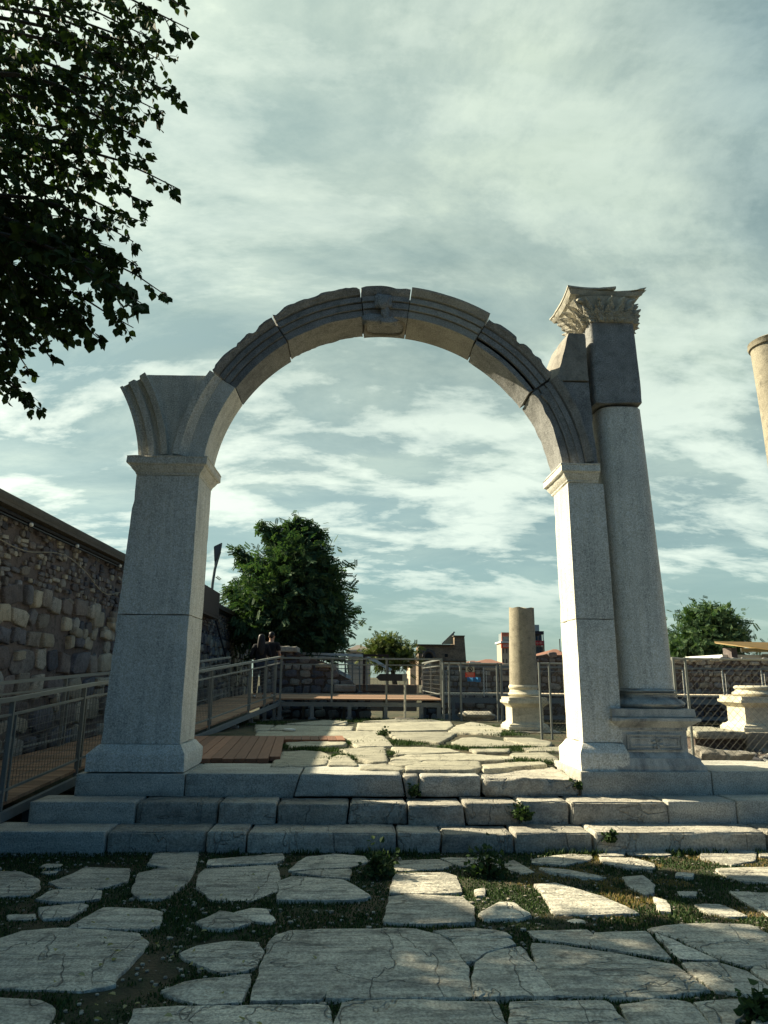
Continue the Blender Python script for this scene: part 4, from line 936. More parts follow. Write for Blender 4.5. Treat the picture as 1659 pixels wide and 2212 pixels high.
t = thing('warning_sign', tuple(V(1015, 1462, 18.5)), 'small sign with a round no-entry pictogram above a red plate, hung on the wire fence', 'sign')
a, b = V(1006, 1440, 18.53), V(1025, 1452, 18.53); mb = MB(); mb.box(a.x, b.x, 18.53, 18.545, b.z, a.z); mb.build('upper_plate', plain('sign_face', (.42, .38, .28), .6), t)
cx_, cz_ = (a.x + b.x) / 2, (a.z + b.z) / 2; mb = MB(); mb.tube([(cx_ + .06 * cos(k * pi / 8), 18.525, cz_ + .06 * sin(k * pi / 8)) for k in range(17)], .011, 5, False); mb.bar((cx_ - .04, 18.525, cz_ + .04), (cx_ + .04, 18.525, cz_ - .04), .018)
mb.rock((cx_, 18.528, cz_), .025, .006, .035, 1, 1, .2); mb.build('pictogram', M_BLACK, t)
c, d = V(1005, 1452.5, 18.53), V(1026, 1463, 18.53); mb = MB(); mb.box(c.x, d.x, 18.53, 18.545, d.z, c.z); mb.build('red_plate', M_RED, t)
mb = MB()
for k in range(3):
    z = c.z + (d.z - c.z) * (k + .6) / 3.4; mb.box(c.x + .03 + .02 * (k % 2), d.x - .03, 18.522, 18.528, z - .008, z + .008)
mb.build('lettering', plain('faded_letters', (.45, .22, .16), .6), t)
a, b = V(1010, 1463, 20.5), V(1039, 1473, 20.5); mb = MB(); N = 8
for j in range(N):
    for i in range(N + 1): mb.v.append((a.x + (b.x - a.x) * i / N, 20.5 + .05 * sin(i * 1.7), a.z + (b.z - a.z) * j / (N - 1) + .03 * nz(i, j, .8)))
mb.v += [(x, y + .03, z) for x, y, z in mb.v]
for j in range(N - 1):
    for i in range(N): q = j * (N + 1) + i; mb.f.append((q, q + 1, q + N + 2, q + N + 1)); o = N * (N + 1); mb.f.append((o + q, o + q + N + 1, o + q + N + 2, o + q + 1))
tag(mb.build('tarpaulin', M_BLUE, smooth=True), 'crumpled blue sheet behind the wire fence under the red sign', 'tarpaulin')

# ================================================================== COLUMNS BEHIND
def square_ped(t, cx, y0, w, z0, z1, mat_, d=None):
    h = z1 - z0; d = d or w; mb = MB(); P_ = [(0, 0), (.10, 0), (.13, .03), (.17, .035), (.20, .09), (.24, .115), (.68, .115), (.72, .09), (.78, .04), (.82, .0), (.90, .0), (.905, .03), (1.0, .03)]
    rg = []
    for f, e in P_: e *= w; rg.append([(cx - w / 2 + e, y0 + e, z0 + h * f), (cx + w / 2 - e, y0 + e, z0 + h * f), (cx + w / 2 - e, y0 + d - e, z0 + h * f), (cx - w / 2 + e, y0 + d - e, z0 + h * f)])
    mb.loft(rg); return mb.build('pedestal', mat_, t)
YQ = 15.0; a = V(1087, 1575, YQ); b = V(1178, 1575, YQ); cb = V(1113, 1577, YQ)
# plan: the front-left corner stands at image column 1113
w_ = V(1172, 1575, YQ).x - V(1110, 1575, YQ).x + .12
t = thing('broken_column', ((a.x + b.x) / 2 + .1, YQ + .4, .66), 'broken shaft of a brown granite column on a cream moulded pedestal', 'column')
cxm_ = V(1144, 1575, YQ).x; zb0, zb1 = V(1140, 1578, YQ).z, V(1140, 1507, YQ).z
square_ped(t, cxm_, YQ, .86, zb0, zb1, M_CREAM)
yc_ = YQ + .43; x_c = V(1130, 1480, yc_).x
zt1 = V(1130, 1507, yc_ - .35).z + .02; zt2 = V(1130, 1479, yc_ - .28).z
lathe_sr('base_moulding', tor(zt1, zt1 + .09, x_c + .03, .36, .04) + [(zt1 + .095, x_c + .02, .32), (zt1 + .13, x_c + .01, .30)] + tor(zt1 + .14, zt2, x_c, .315, .025), 1.0, M_CREAM, t, cy=yc_)
s0 = sil(1101, 1160, 1478, yc_); s1 = sil(1100, 1152.5, 1312, yc_)
mb = MB(); rg = []
for k in range(9):
    f = k / 8; cx_ = s0[0] + (s1[0] - s0[0]) * f; r_ = s0[1] + (s1[1] - s0[1]) * f; z_ = s0[2] + (s1[2] - s0[2]) * f; ring = []
    for q, (x, y) in enumerate(srect(cx_, yc_, r_, 1.0, 40)):
        ring.append((x, y, z_ + (.03 * nz(x, y, 5) - .04 * (1 - abs(x - cx_) / r_) if k == 8 else 0)))
    rg.append(ring)
mb.loft(rg); mb.build('shaft', M_GRAN, t, True, 50)
mb = MB(); mb.rbox(cxm_ - .62, cxm_ + .62, YQ - .18, YQ + 1.1, .58, zb0 - .004, .04, .04, 5); tag(mb.build('foundation_stone', M_STEP, smooth=True), 'rough flat stone under the pedestal of the broken column', 'stone')
# pale pedestal on the right
t = thing('pale_pedestal', tuple(V(1650, 1581, YQ)), 'sunlit pale marble pedestal with a moulded column base on a rough foundation', 'pedestal')
xL = V(1617, 1581, YQ).x - .02; zb0, zb1 = V(1620, 1581, YQ).z, V(1620, 1505, YQ).z
square_ped(t, xL + .55 - .05, YQ, 1.14, zb0, zb1, M_CREAM, 1.0); zq = zb1
lathe_sr('base_moulding', tor(zq, zq + .10, xL + .52, .46, .05) + [(zq + .105, xL + .52, .40), (zq + .13, xL + .52, .38)] + tor(zq + .14, zq + .22, xL + .52, .41, .03) + [(zq + .225, xL + .52, .36)], 1.0, M_CREAM, t, cy=YQ + .5)
f_ = thing('foundation', (xL + .5, YQ, .2), 'rough stone foundation with a tan ledge under the sunlit pale pedestal', 'foundation')
mb = MB(); mb.rbox(xL - .12, xL + 3.2, YQ - .14, YQ + 1.3, .05, zb0 - .004, .05, .06, 8, fscale=2); mb.build('block', M_RUBL, f_, True, 60)
a = V(1500, 1585, YQ - .1); mb = MB(); mb.rbox(a.x, xL - .13, YQ - .2, YQ + 1.4, a.z - .10, a.z + .06, .03, .03, 9, fscale=2.5); mb.build('ledge', M_PAVE2, f_, True, 60)
mb = MB(); mb.box(a.x + .05, xL - .14, YQ - .0, YQ + 1.3, .0, a.z - .10); mb.build('core', M_MORT, f_)
# rubble heap in front
R6 = random.Random(3)
t = MB()
for k in range(420):
    x = R6.uniform(4.3, 9.5); y = R6.uniform(9.9, 14.9); z = .26 + .05 * nz(x, y, 1) ; s = R6.uniform(.03, .13); t.rock((x, y, z), s, s, s * .6, k, 1, .4)
struct(t.build('rubble_heap', M_RUB, smooth=False), 'stuff', 'loose dark rubble covering the sunken ground behind the wire fence on the right')
mb = MB(); NX, NY = 50, 50
for j in range(NY + 1):
    for i in range(NX + 1):
        x = 4.3 + 9 * i / NX; y = 9.3 + 9.7 * j / NY; mb.v.append((x, y, .24 + .05 * nz(x, y, 1) + .03 * nz(x, y, 5)))
for j in range(NY):
    for i in range(NX): a = j * (NX + 1) + i; mb.f.append((a, a + 1, a + NX + 2, a + NX + 1))
struct(mb.build('sunken_ground', M_MORT, smooth=True, angle=180))
for i, (u, v, sx, sz, lab) in enumerate([(1530, 1632, .30, .20, 'upright pale boulder just behind the top step, left one of the pair'), (1580, 1634, .36, .13, 'flat pale boulder just behind the top step, right one of the pair')]):
    q = V(u, v, 10.3); mb = MB(); mb.rock((q.x, 10.3, .60), sx * .8, .16, sz * .75, 20 + i, 3, .5); tag(mb.build('boulder', M_OLD, smooth=True), lab, 'boulder', 'boulders behind the top step')
q = V(1028, 1552, 19.3); mb = MB(); mb.rock((q.x, 19.3, .70), .48, .35, .12, 4, 3, .3); tag(mb.build('flat_rock', M_RUBL, smooth=True), 'long pale rock lying behind the wire fence left of the broken column', 'rock')
# tall column at the right edge
t = thing('tall_column', (6.0, 8.9, .65), 'tall sunlit granite column cut by the right edge of the picture', 'column')
s0 = V(1626, 745, 9.0); s1 = V(1650, 910, 9.0); rt = .29
xt = s0.x + rt; xb = s1.x + rt * 1.03 + .02; zt0 = s0.z - .05; slope = (xb - xt) / (s0.z - s1.z); zbm = 1.65; xbb = xb + .10
lathe_sr('shaft', [(zbm, xbb, rt * 1.15), (s1.z, xb, rt * 1.03), (zt0, xt, rt)] + [(zt0 + .005, xt, rt + .025)] + [(zt0 + .04, xt, rt + .035), (zt0 + .05, xt, rt + .01), (zt0 + .09, xt, rt + .03), (zt0 + .12, xt, rt - .02)], 1.0, M_GRAN, t, cy=9.0)
square_ped(t, xbb, 8.5, 1.0, .66, 1.40, M_CREAM); lathe_sr('base_moulding', tor(1.40, 1.52, xbb, .45, .05) + tor(1.54, 1.645, xbb, .40, .03), 1.0, M_CREAM, t, cy=9.0)

# ================================================================== RUIN WALL BEHIND THE DECK
def rubble_wall(label, outline, Y, th, row, seed, pale=.25, mats=(None, None, None), cat='wall', name='ruined_wall', depth=.07, dens=.97):
    pts = [V(u, v, Y) for u, v in outline]; poly = [(p.x, p.z) for p in pts]
    if area(poly) < 0: poly = poly[::-1]
    # roughen the outline
    out = []
    for i in range(len(poly)):
        a = Vector(poly[i]); b = Vector(poly[(i + 1) % len(poly)]); n = max(1, int((b - a).length / (row * .7)))
        for k in range(n): p = a.lerp(b, k / n); out.append((p.x + row * .18 * nz(p.x, p.y, 3, seed), p.y + row * .22 * nz(p.x, p.y, 3, seed + 5)))
    zmin = min(p[1] for p in out); xs = [p[0] for p in out]; zmax = max(p[1] for p in out)
    t = thing(name, (sum(xs) / len(xs), Y, zmin), label, cat); mb = MB(); mb.prism_y(out, Y, Y + th); mb.build('core', mats[0] or M_MORT, t)
    a_, b_ = MB(), MB(); R = random.Random(seed)
    rubble([a_, b_], [1 - pale, pale], lambda s, h, d: (s, Y - d, h), min(xs), max(xs), zmin, zmax, row, lambda s, h: inpoly(s, h, out) and R.random() < dens, depth, R)
    a_.build('rubble', mats[1] or M_RUB, t, True, 50)
    if pale > 0: b_.build('pale_stones', mats[2] or M_RUBL, t, True, 50)
    return t
rw = rubble_wall('low ruined rubble wall sloping down behind the railing, below the big tree', [(560, 1560), (560, 1393), (592, 1392), (640, 1402), (645, 1410), (672, 1421), (718, 1434), (722, 1446), (740, 1460), (757, 1468), (766, 1480), (775, 1495), (800, 1500), (800, 1560)], 25.2, 1.1, .26, 31, .22)
mb = MB(); a, b = V(590, 1398, 25.1), V(643, 1404, 25.1); mb.rbox(a.x, b.x, 25.0, 26.2, b.z - .08, b.z + .12, .03, .03, 3); mb.build('capstone', M_RUBL, rw, True)
mb = MB(); a, b = V(680, 1434, 25.1), V(718, 1440, 25.1); mb.rbox(a.x, b.x, 25.05, 26.0, b.z - .04, b.z + .10, .03, .03, 3); mb.build('capstone', M_PAVE2, rw, True)
mb = MB(); a, b = V(722, 1478, 24.9), V(768, 1496, 24.9); mb.rbox(a.x, b.x, 24.75, 25.2, b.z, a.z, .05, .05, 3); mb.build('fallen_block', M_OLD, rw, True)
# white steel walkway with sloping rails further back
t = thing('white_walkway', tuple(V(700, 1500, 30)), 'white steel walkway with sloping handrails behind the ruined wall', 'walkway')
def wbar(u0_, v0_, u1_, v1_, Y, w): mb = MB(); mb.bar(V(u0_, v0_, Y), V(u1_, v1_, Y), w, w); return mb
wbar(645, 1411, 782, 1416, 30, .10).build('handrail', M_WHITE, t); wbar(665, 1418, 790, 1424, 30, .06).build('rail', M_WHITE, t)
for i, (p0, p1, p2, p3) in enumerate([(722, 1418, 746, 1428), (746, 1428, 778, 1443), (782, 1416, 812, 1428), (812, 1428, 845, 1448), (716, 1447, 756, 1468)]): wbar(p0, p1, p2, p3, 30.3, .12 if i != 4 else .3).build('sloping_rail', M_WHITE, t)
for k in range(9):
    u = 668 + k * 15.5; wbar(u, 1417, u + .5, 1500, 30.1, .05).build('post', M_STEEL, t)
mb = MB()
for k in range(4): 
    a, b = V(664, 1424 + k * 9, 30.15), V(800, 1428 + k * 9, 30.15); mb.bar(a, b, .035)
mb.build('mesh_panel', M_STEEL, t)
mb = MB(); a, b = V(700, 1476, 30.3), V(900, 1480, 30.3); mb.box(a.x, b.x, 30.3, 32, .3, b.z); mb.build('stair_floor', M_WOODX, t)
# ================================================================== WALKWAY ACROSS THE EXCAVATION
YW = 28.0; zw = V(1100, 1498.5, YW).z; xa, xb_ = V(958, 1498, YW).x, 30.0
wk = thing('walkway', (xa, YW, 0), 'long level walkway on steel legs crossing the excavation in the distance', 'walkway')
mb = MB(); mb.box(xa, xb_, YW, YW + 1.8, zw - .07, zw); mb.build('boards', M_WHITE if False else plain('pale_boards', (.50, .42, .31), .8), wk)
mb = MB(); mb.box(xa, xb_, YW + .06, YW + .14, zw - .36, zw - .16); mb.build('beam', M_BEAM, wk)
mb = MB(); mb.box(xa, xb_, YW + .3, YW + .38, zw - .98, zw - .84); mb.build('beam', M_BEAM, wk)
x = xa + .4
while x < xb_:
    mb = MB(); mb.box(x - .05, x + .07, YW + .15, YW + .27, -.1, zw - .16); mb.build('leg', M_BEAM, wk); x += 2.9
railing('walkway_railing', 'long railing along the distant walkway, seen through the wire fence', [(xa, YW, zw), (xb_, YW, zw)], 1.03, [k * 1.6 for k in range(int((xb_ - xa) / 1.6) + 1)], .14, double=True, rail=(.08, .07), matp=plain('bright_steel', (.5, .5, .45), .4, .2))
rubble_wall('grey rubble wall of the excavation beyond the distant walkway, left of the broken column', [(915, 1560), (915, 1440), (955, 1437), (1040, 1434), (1100, 1440), (1165, 1436), (1165, 1560)], 31, .8, .32, 77, .3)
rubble_wall('dark rubble wall crowned with loose stones right of the broken column', [(1166, 1560), (1150, 1418), (1180, 1414), (1225, 1417), (1300, 1420), (1300, 1560)], 31.6, .8, .3, 78, .04)
rubble_wall('long dark rubble wall with pale capping stones on the far right, below the tree', [(1301, 1570), (1301, 1424), (1440, 1424), (1560, 1423), (1700, 1424), (1900, 1423), (1900, 1570)], 31, .8, .34, 79, .05)
cs = MB(); R7 = random.Random(9)
for k in range(70):
    u = 1300 + k * 8.5; q = V(u, 1426 + R7.uniform(-1.5, 2), 30.95); s = R7.uniform(.06, .22)
    if R7.random() < .6: cs.rock((q.x, 30.95, q.z), s, .12, .045, k, 1, .3)
rr = [o for o in COL.objects if o.name.startswith('ruined_wall') and o.get('label', '').startswith('long dark')][0]
cs.build('capping_stones', M_RUBL, rr)
# ================================================================== BUILDINGS
def bld(name, u, Y, label, cat='building', group=None): q = V(u, 1450, Y); return thing(name, (q.x, Y, 0), label, cat, group)
def bx(mb, u0_, v0_, u1_, v1_, Y, d):
    a = V(u0_, v0_, Y); b = V(u1_, v1_, Y); mb.box(a.x, b.x, Y, Y + d, b.z, a.z); return mb
t = bld('house', 775, 80, 'small house with a grey hipped roof and white eaves left of the olive-green tree')
bx(MB(), 752, 1407, 800, 1480, 80, 7).build('wall', plain('dim_wall', (.33, .31, .27), .8), t); bx(MB(), 747, 1403.5, 803, 1407, 79.6, 8).build('eaves', M_WHITE, t)
mb = MB(); a, b, c_, zr = V(748, 1403.4, 79.5), V(802, 1403.4, 79.5), V(775, 1393, 82.5), V(775, 1393, 82.5).z
mb.add([a, b, (b.x, 87, b.z), (a.x, 87, a.z), (c_.x - .2, 83, zr), (c_.x + .2, 83, zr)], [(0, 1, 5, 4), (1, 2, 5), (2, 3, 4, 5), (3, 0, 4), (0, 3, 2, 1)]); mb.build('roof', M_GTILE, t)
for u in (762, 781): bx(MB(), u, 1411, u + 7, 1419, 79.93, .05).build('window', M_WIN, t)
t = bld('ruined_building', 950, 55, 'dark brick ruin with a small arched opening and a stair rail on its flat roof')
Yb = 55; mb = MB(); pol = [V(u, v, Yb) for u, v in [(904, 1480), (1008, 1480), (1007, 1427), (1003, 1374), (981.6, 1374), (981.6, 1393), (908, 1393), (904, 1398)]]
mb.prism_y([(q.x, q.z) for q in pol], Yb, Yb + 2.4); mb.build('wall', M_BRICK, t)
bx(MB(), 902, 1391.5, 981.4, 1394.5, Yb - .25, 2.8).build('cornice', M_COPE, t); bx(MB(), 980, 1372.5, 1004.5, 1374.8, Yb - .2, 2.7).build('cornice', M_COPE, t); bx(MB(), 903, 1426, 1009, 1428, Yb - .15, .2).build('string_course', M_COPE, t)
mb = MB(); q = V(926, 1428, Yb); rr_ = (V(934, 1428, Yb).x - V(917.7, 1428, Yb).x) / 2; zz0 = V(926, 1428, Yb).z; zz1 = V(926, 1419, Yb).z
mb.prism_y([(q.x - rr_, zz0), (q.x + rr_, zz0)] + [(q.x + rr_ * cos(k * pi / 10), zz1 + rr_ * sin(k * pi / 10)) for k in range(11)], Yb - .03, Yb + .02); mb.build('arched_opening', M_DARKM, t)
mb = MB(); mb.tube([(q.x + (rr_ + .15) * cos(k * pi / 10), Yb - .06, zz1 + (rr_ + .15) * sin(k * pi / 10)) for k in range(11)], .12, 6); mb.build('arch_surround', M_MORTL, t)
mb = MB(); q = V(964, 1416, Yb); mb.box(q.x - .12, q.x + .12, Yb - .03, Yb + .02, q.z - .12, q.z + .12); mb.build('hole', M_DARKM, t)
mb = MB(); pol = [V(u, v, Yb + 1) for u, v in [(955, 1391.5), (981, 1391.5), (981, 1366)]]; mb.prism_y([(q.x, q.z) for q in pol], Yb + 1, Yb + 1.06); mb.build('glass_stair_rail', plain('greenish_glass', (.22, .28, .24), .3), t)
mb = MB(); mb.bar(V(955, 1391, Yb + .9), V(982, 1365, Yb + .9), .12); mb.build('stair_rail', M_STEEL, t)
def gable(name, label, ul, ur, vt, vb, Y, dep, M_, group, vw=1470):
    t = bld(name, (ul + ur) / 2, Y, label, 'house', group); a, b = V(ul, vb, Y), V(ur, vb, Y); m_ = V((ul + ur) / 2, vt, Y + dep / 2)
    mb = MB(); e = .4; mb.add([(a.x - e, Y - e, a.z), (b.x + e, Y - e, a.z), (b.x + e, Y + dep, a.z), (a.x - e, Y + dep, a.z), (m_.x - (b.x - a.x) * .12, Y + dep / 2, m_.z), (m_.x + (b.x - a.x) * .12, Y + dep / 2, m_.z)], [(0, 1, 5, 4), (1, 2, 5), (2, 3, 4, 5), (3, 0, 4), (0, 3, 2, 1)]); mb.build('roof', M_, t)
    mb = MB(); mb.box(a.x, b.x, Y, Y + dep - .4, -.1, a.z - .02); mb.build('wall', M_FACADE, t); return t
g1 = gable('tiled_house', 'low house whose orange tiled roof shows just above the wire fence', 1030, 1080, 1424, 1433, 70, 8, M_TILE, 'low tiled roofs')
g2 = gable('tiled_house', 'low tiled roof with a pale strip, next to the brick ruin', 1007, 1036, 1427, 1434, 68, 6, M_TILE, 'low tiled roofs')
a, b = V(1014, 1429, 67.3), V(1026, 1432, 67.3); mb = MB(); mb.box(a.x, b.x, 67.2, 67.35, b.z, a.z); mb.build('roof_sheet', M_WHITE, g2)
g3 = gable('tiled_house', 'red tiled roof with a thin aerial between the broken column and the right pier', 1181, 1217, 1402.5, 1415, 72, 8, M_TILE, 'low tiled roofs')
mb = MB(); q = V(1210, 1405, 74); mb.tube([(q.x, 74, q.z - 1), (q.x, 74, q.z + 1.2)], .05, 5); mb.build('aerial', M_DARKM, g3)
gable('tiled_house', 'sliver of red tiled roof left of the brick ruin, behind the rails', 886, 905, 1424, 1433, 75, 6, M_TILE, 'low tiled roofs')
# red and white shop building
Yr = 90; t = bld('shop_building', 1130, Yr, 'pale multi-storey building with red sign bands, half hidden by the broken column')
bx(MB(), 1083, 1389, 1140, 1500, Yr, 3).build('wall', M_FACADE, t); bx(MB(), 1081.5, 1385, 1141, 1389, Yr - .5, 3.8).build('white_band', M_WHITE, t)
bx(MB(), 1084, 1368, 1139, 1385, Yr + .6, 2.2).build('top_storey', plain('grey_blue_storey', (.22, .26, .27), .5), t)
mb = MB(); bx(mb, 1083.5, 1366, 1140, 1375, Yr + .3, .25); bx(mb, 1083.5, 1375, 1085.5, 1385, Yr + .3, .25); mb.build('red_frame', plain('rust_frame', (.38, .12, .08), .7), t)
sb = bx(MB(), 1082.5, 1390, 1101, 1400, Yr - .25, .2).build('sign_band', plain('orange_red_band', (.75, .13, .06), .6, var=.1), t)
def text(s, name, x, y, z, size, mat_, parent, width=None):
    cu = bpy.data.curves.new('t', 'FONT'); cu.body = s; cu.size = size; cu.extrude = .02; cu.align_x = 'CENTER'; cu.align_y = 'CENTER'
    ob = bpy.data.objects.new('t', cu); COL.objects.link(ob); bpy.context.view_layer.update()
    me = bpy.data.meshes.new_from_object(ob.evaluated_get(bpy.context.evaluated_depsgraph_get())); bpy.data.objects.remove(ob)
    xs = [v.co.x for v in me.vertices]; k = (width / (max(xs) - min(xs))) if width and xs else 1; off = Vector(LOC[parent.name])
    for v in me.vertices: c = v.co.copy(); v.co = Vector((x + c.x * k, y - c.z, z + c.y)) - off
    me.materials.clear(); me.materials.append(mat_); o = bpy.data.objects.new(name, me); COL.objects.link(o); o.parent = parent; LOC[o.name] = tuple(off); return o
q = V(1093, 1395, Yr - .3); text('SANCAR', 'lettering', q.x, Yr - .30, q.z, .55, M_WHITE, sb, 0.75)
for u0_, u1_ in ((1086.5, 1088.5), (1093.5, 1096)):
    for v0_, v1_ in ((1401, 1411), (1424, 1434)): bx(MB(), u0_, v0_, u1_, v1_, Yr - .06, .1).build('window', M_WIN, t)
bx(MB(), 1142, 1387, 1175, 1500, Yr + 1, 4).build('wall', plain('grey_wall', (.3, .28, .25), .8), t)
bx(MB(), 1144, 1368, 1171, 1387, Yr + 3, 8).build('upper_wall', plain('pinkish_wall', (.30, .22, .19), .8), t)
bx(MB(), 1141, 1363, 1175, 1370, Yr - .8, 12).build('roof_slab', plain('dark_slab', (.035, .03, .04), .8), t)
rb_ = bx(MB(), 1155, 1384, 1174.5, 1394, Yr - .3, .3).build('red_balcony', plain('crimson', (.42, .025, .035), .6, var=.2), t)
q = V(1168.5, 1389, Yr - .35); mb = MB(); mb.rock((q.x, Yr - .33, q.z), .22, .04, .16, 4, 2, .5); q = V(1161, 1389, Yr - .35); mb.rock((q.x, Yr - .33, q.z), .16, .04, .16, 5, 2, .5); mb.build('emblem', plain('pink', (.5, .16, .13), .6), rb_)
for k in range(4): bx(MB(), 1155.5 + k * 4.9, 1397, 1159 + k * 4.9, 1412, Yr + .9, .15).build('window', plain('blue_window', (.06, .10, .14), .3), t)
for k in range(2): bx(MB(), 1157 + k * 8, 1372, 1161 + k * 8, 1383, Yr + 2.9, .15).build('window', M_WIN, t)
bx(MB(), 1173, 1370, 1175, 1384, Yr - .2, .3).build('pillar', M_WHITE, t); bx(MB(), 1175, 1384, 1178, 1432, Yr, 1).build('pillar', plain('pale_pillar', (.55, .52, .45), .7), t)
bx(MB(), 1153, 1349.5, 1165, 1363, Yr + 3, 4).build('roof_box', plain('grey_box', (.38, .42, .40), .7), t)
# minaret
t = bld('minaret', 1440, 120, 'slim stone minaret with a conical top, just left of the right-hand tree', 'minaret')
def cone(name, lv, M_, Y, cx):
    mb = MB(); mb.loft([[(cx + r * cos(2 * pi * k / 12), Y + r * sin(2 * pi * k / 12), z) for k in range(12)] for z, r in lv]); mb.build(name, M_, t, True)
cx_ = V(1439.5, 1400, 120).x; Z = lambda v: V(1440, v, 120).z
cone('shaft', [(-.1, .52), (Z(1417), .5)], M_BRICK, 120, cx_); cone('balcony', [(Z(1419), .5), (Z(1417), .72), (Z(1415), .72)], M_WHITE, 120, cx_); cone('spire', [(Z(1415), .48), (Z(1404), .46), (Z(1384), .03)], plain('spire_lead', (.2, .12, .09), .7), 120, cx_)
# canopy building on the right
t = bld('canopy_building', 1620, 42, 'cream canvas canopy over a low white building behind the right-hand wall')
Yt = 42; mb = MB(); top = [V(u, v, Yt) for u, v in [(1543, 1385), (1590, 1386), (1660, 1387.5), (1800, 1389)]]; bot = [V(u, v, Yt) for u, v in [(1546, 1386.5), (1590, 1392.5), (1660, 1403), (1800, 1420)]]
vs = [p for a, b in zip(top, bot) for p in (a, b)]; n_ = len(vs); vs2 = vs + [Vector((p.x * 45 / 42, p.y + 3, p.z + .05)) for p in vs]; fs = []
for k in range(3): a = 2 * k; fs += [(a, a + 1, a + 3, a + 2), (n_ + a, n_ + a + 2, n_ + a + 3, n_ + a + 1), (a, a + 2, n_ + a + 2, n_ + a), (a + 1, n_ + a + 1, n_ + a + 3, a + 3)]
fs += [(0, n_, n_ + 1, 1), (n_ - 2, n_ - 1, 2 * n_ - 1, 2 * n_ - 2)]; mb.add(vs2, fs); mb.build('canopy', M_TENT, t)
bx(MB(), 1579, 1399, 1594, 1425, Yt + .5, 1).build('brick_pier', M_MORTL, t); bx(MB(), 1601, 1400, 1800, 1410, Yt + 1.5, .1).build('glazing', plain('grey_glazing', (.30, .34, .33), .3), t)
bx(MB(), 1596, 1409.5, 1800, 1412, Yt + .9, .5).build('gutter', M_COPE, t); bx(MB(), 1560, 1414, 1800, 1475, Yt + 1, 5).build('wall', M_WHITE, t); bx(MB(), 1648, 1412.5, 1662, 1421, Yt + .8, .15).build('shutter', plain('grey_shutter', (.25, .26, .24), .6), t)
# floodlight
t = thing('floodlight_mast', tuple(V(457, 1300, 30)), 'thin curved mast with a small floodlight panel above the rubble wall', 'lamp')
Yl = 30; mb = MB(); mb.tube([(V(456, 1300, Yl).x, Yl, -.1)] + [V(u, v, Yl) for u, v in [(456, 1300), (459, 1262), (464, 1230), (470, 1208), (475, 1192)]], .06, 8); mb.build('mast', M_BEAM, t, True)
mb = MB(); pol = [V(u, v, Yl - .1) for u, v in [(463, 1180), (479, 1172.5), (475, 1195), (470, 1203), (465, 1210)]]; pol = [(q.x, q.z) for q in pol]
mb.prism_y(pol if area(pol) > 0 else pol[::-1], Yl - .12, Yl + .05); mb.build('lamp_head', plain('grey_panel', (.07, .08, .09), .5), t)
mb = MB(); mb.bar(V(465, 1208, Yl), V(464.5, 1222, Yl), .05); mb.bar(V(463, 1181, Yl), V(464, 1212, Yl), .04); mb.build('bracket', M_DARKM, t)

# ================================================================== TREES
def leafset(mb, c, size, R, shape='oval', droop=.3, d=None):
    # one leaf: folded blade with a pointed tip
    d = d or Vector((R.gauss(0, 1), R.gauss(0, 1), R.gauss(0, 1) * .6 - droop)); d = d.normalized()
    n = Vector((R.gauss(0, 1), R.gauss(0, 1), R.gauss(0, 1))); x = d.cross(n)
    if x.length < 1e-3: return
    x = x.normalized(); n = x.cross(d)
    if shape == 'oval':
        P_ = [(0, 0), (.22, .38), (.55, .42), (.8, .2), (1.05, 0), (.8, -.2), (.55, -.42), (.22, -.38)]
        vs = [c + d * (a * size) + x * (b * size) + n * (abs(b) * size * .35) for a, b in P_]
        mb.add(vs, [(0, 1, 2, 3, 4), (0, 4, 5, 6, 7)])
    else:       # pinnate spray: narrow leaflets either side of a stalk
        k = 5
        for q in range(k):
            b0 = c + d * (size * (q + .3) / k)
            for sgn in (-1, 1):
                t_ = b0 + x * (sgn * size * .30) + d * (size * .14) + Vector((0, 0, -size * .07)); w = n * .001 + d * (size * .085)
                mb.add([b0 - w, b0.lerp(t_, .5) - w * 1.6 + n * size * .02, t_, b0.lerp(t_, .5) + w * 1.6 + n * size * .02], [(0, 1, 2, 3)])
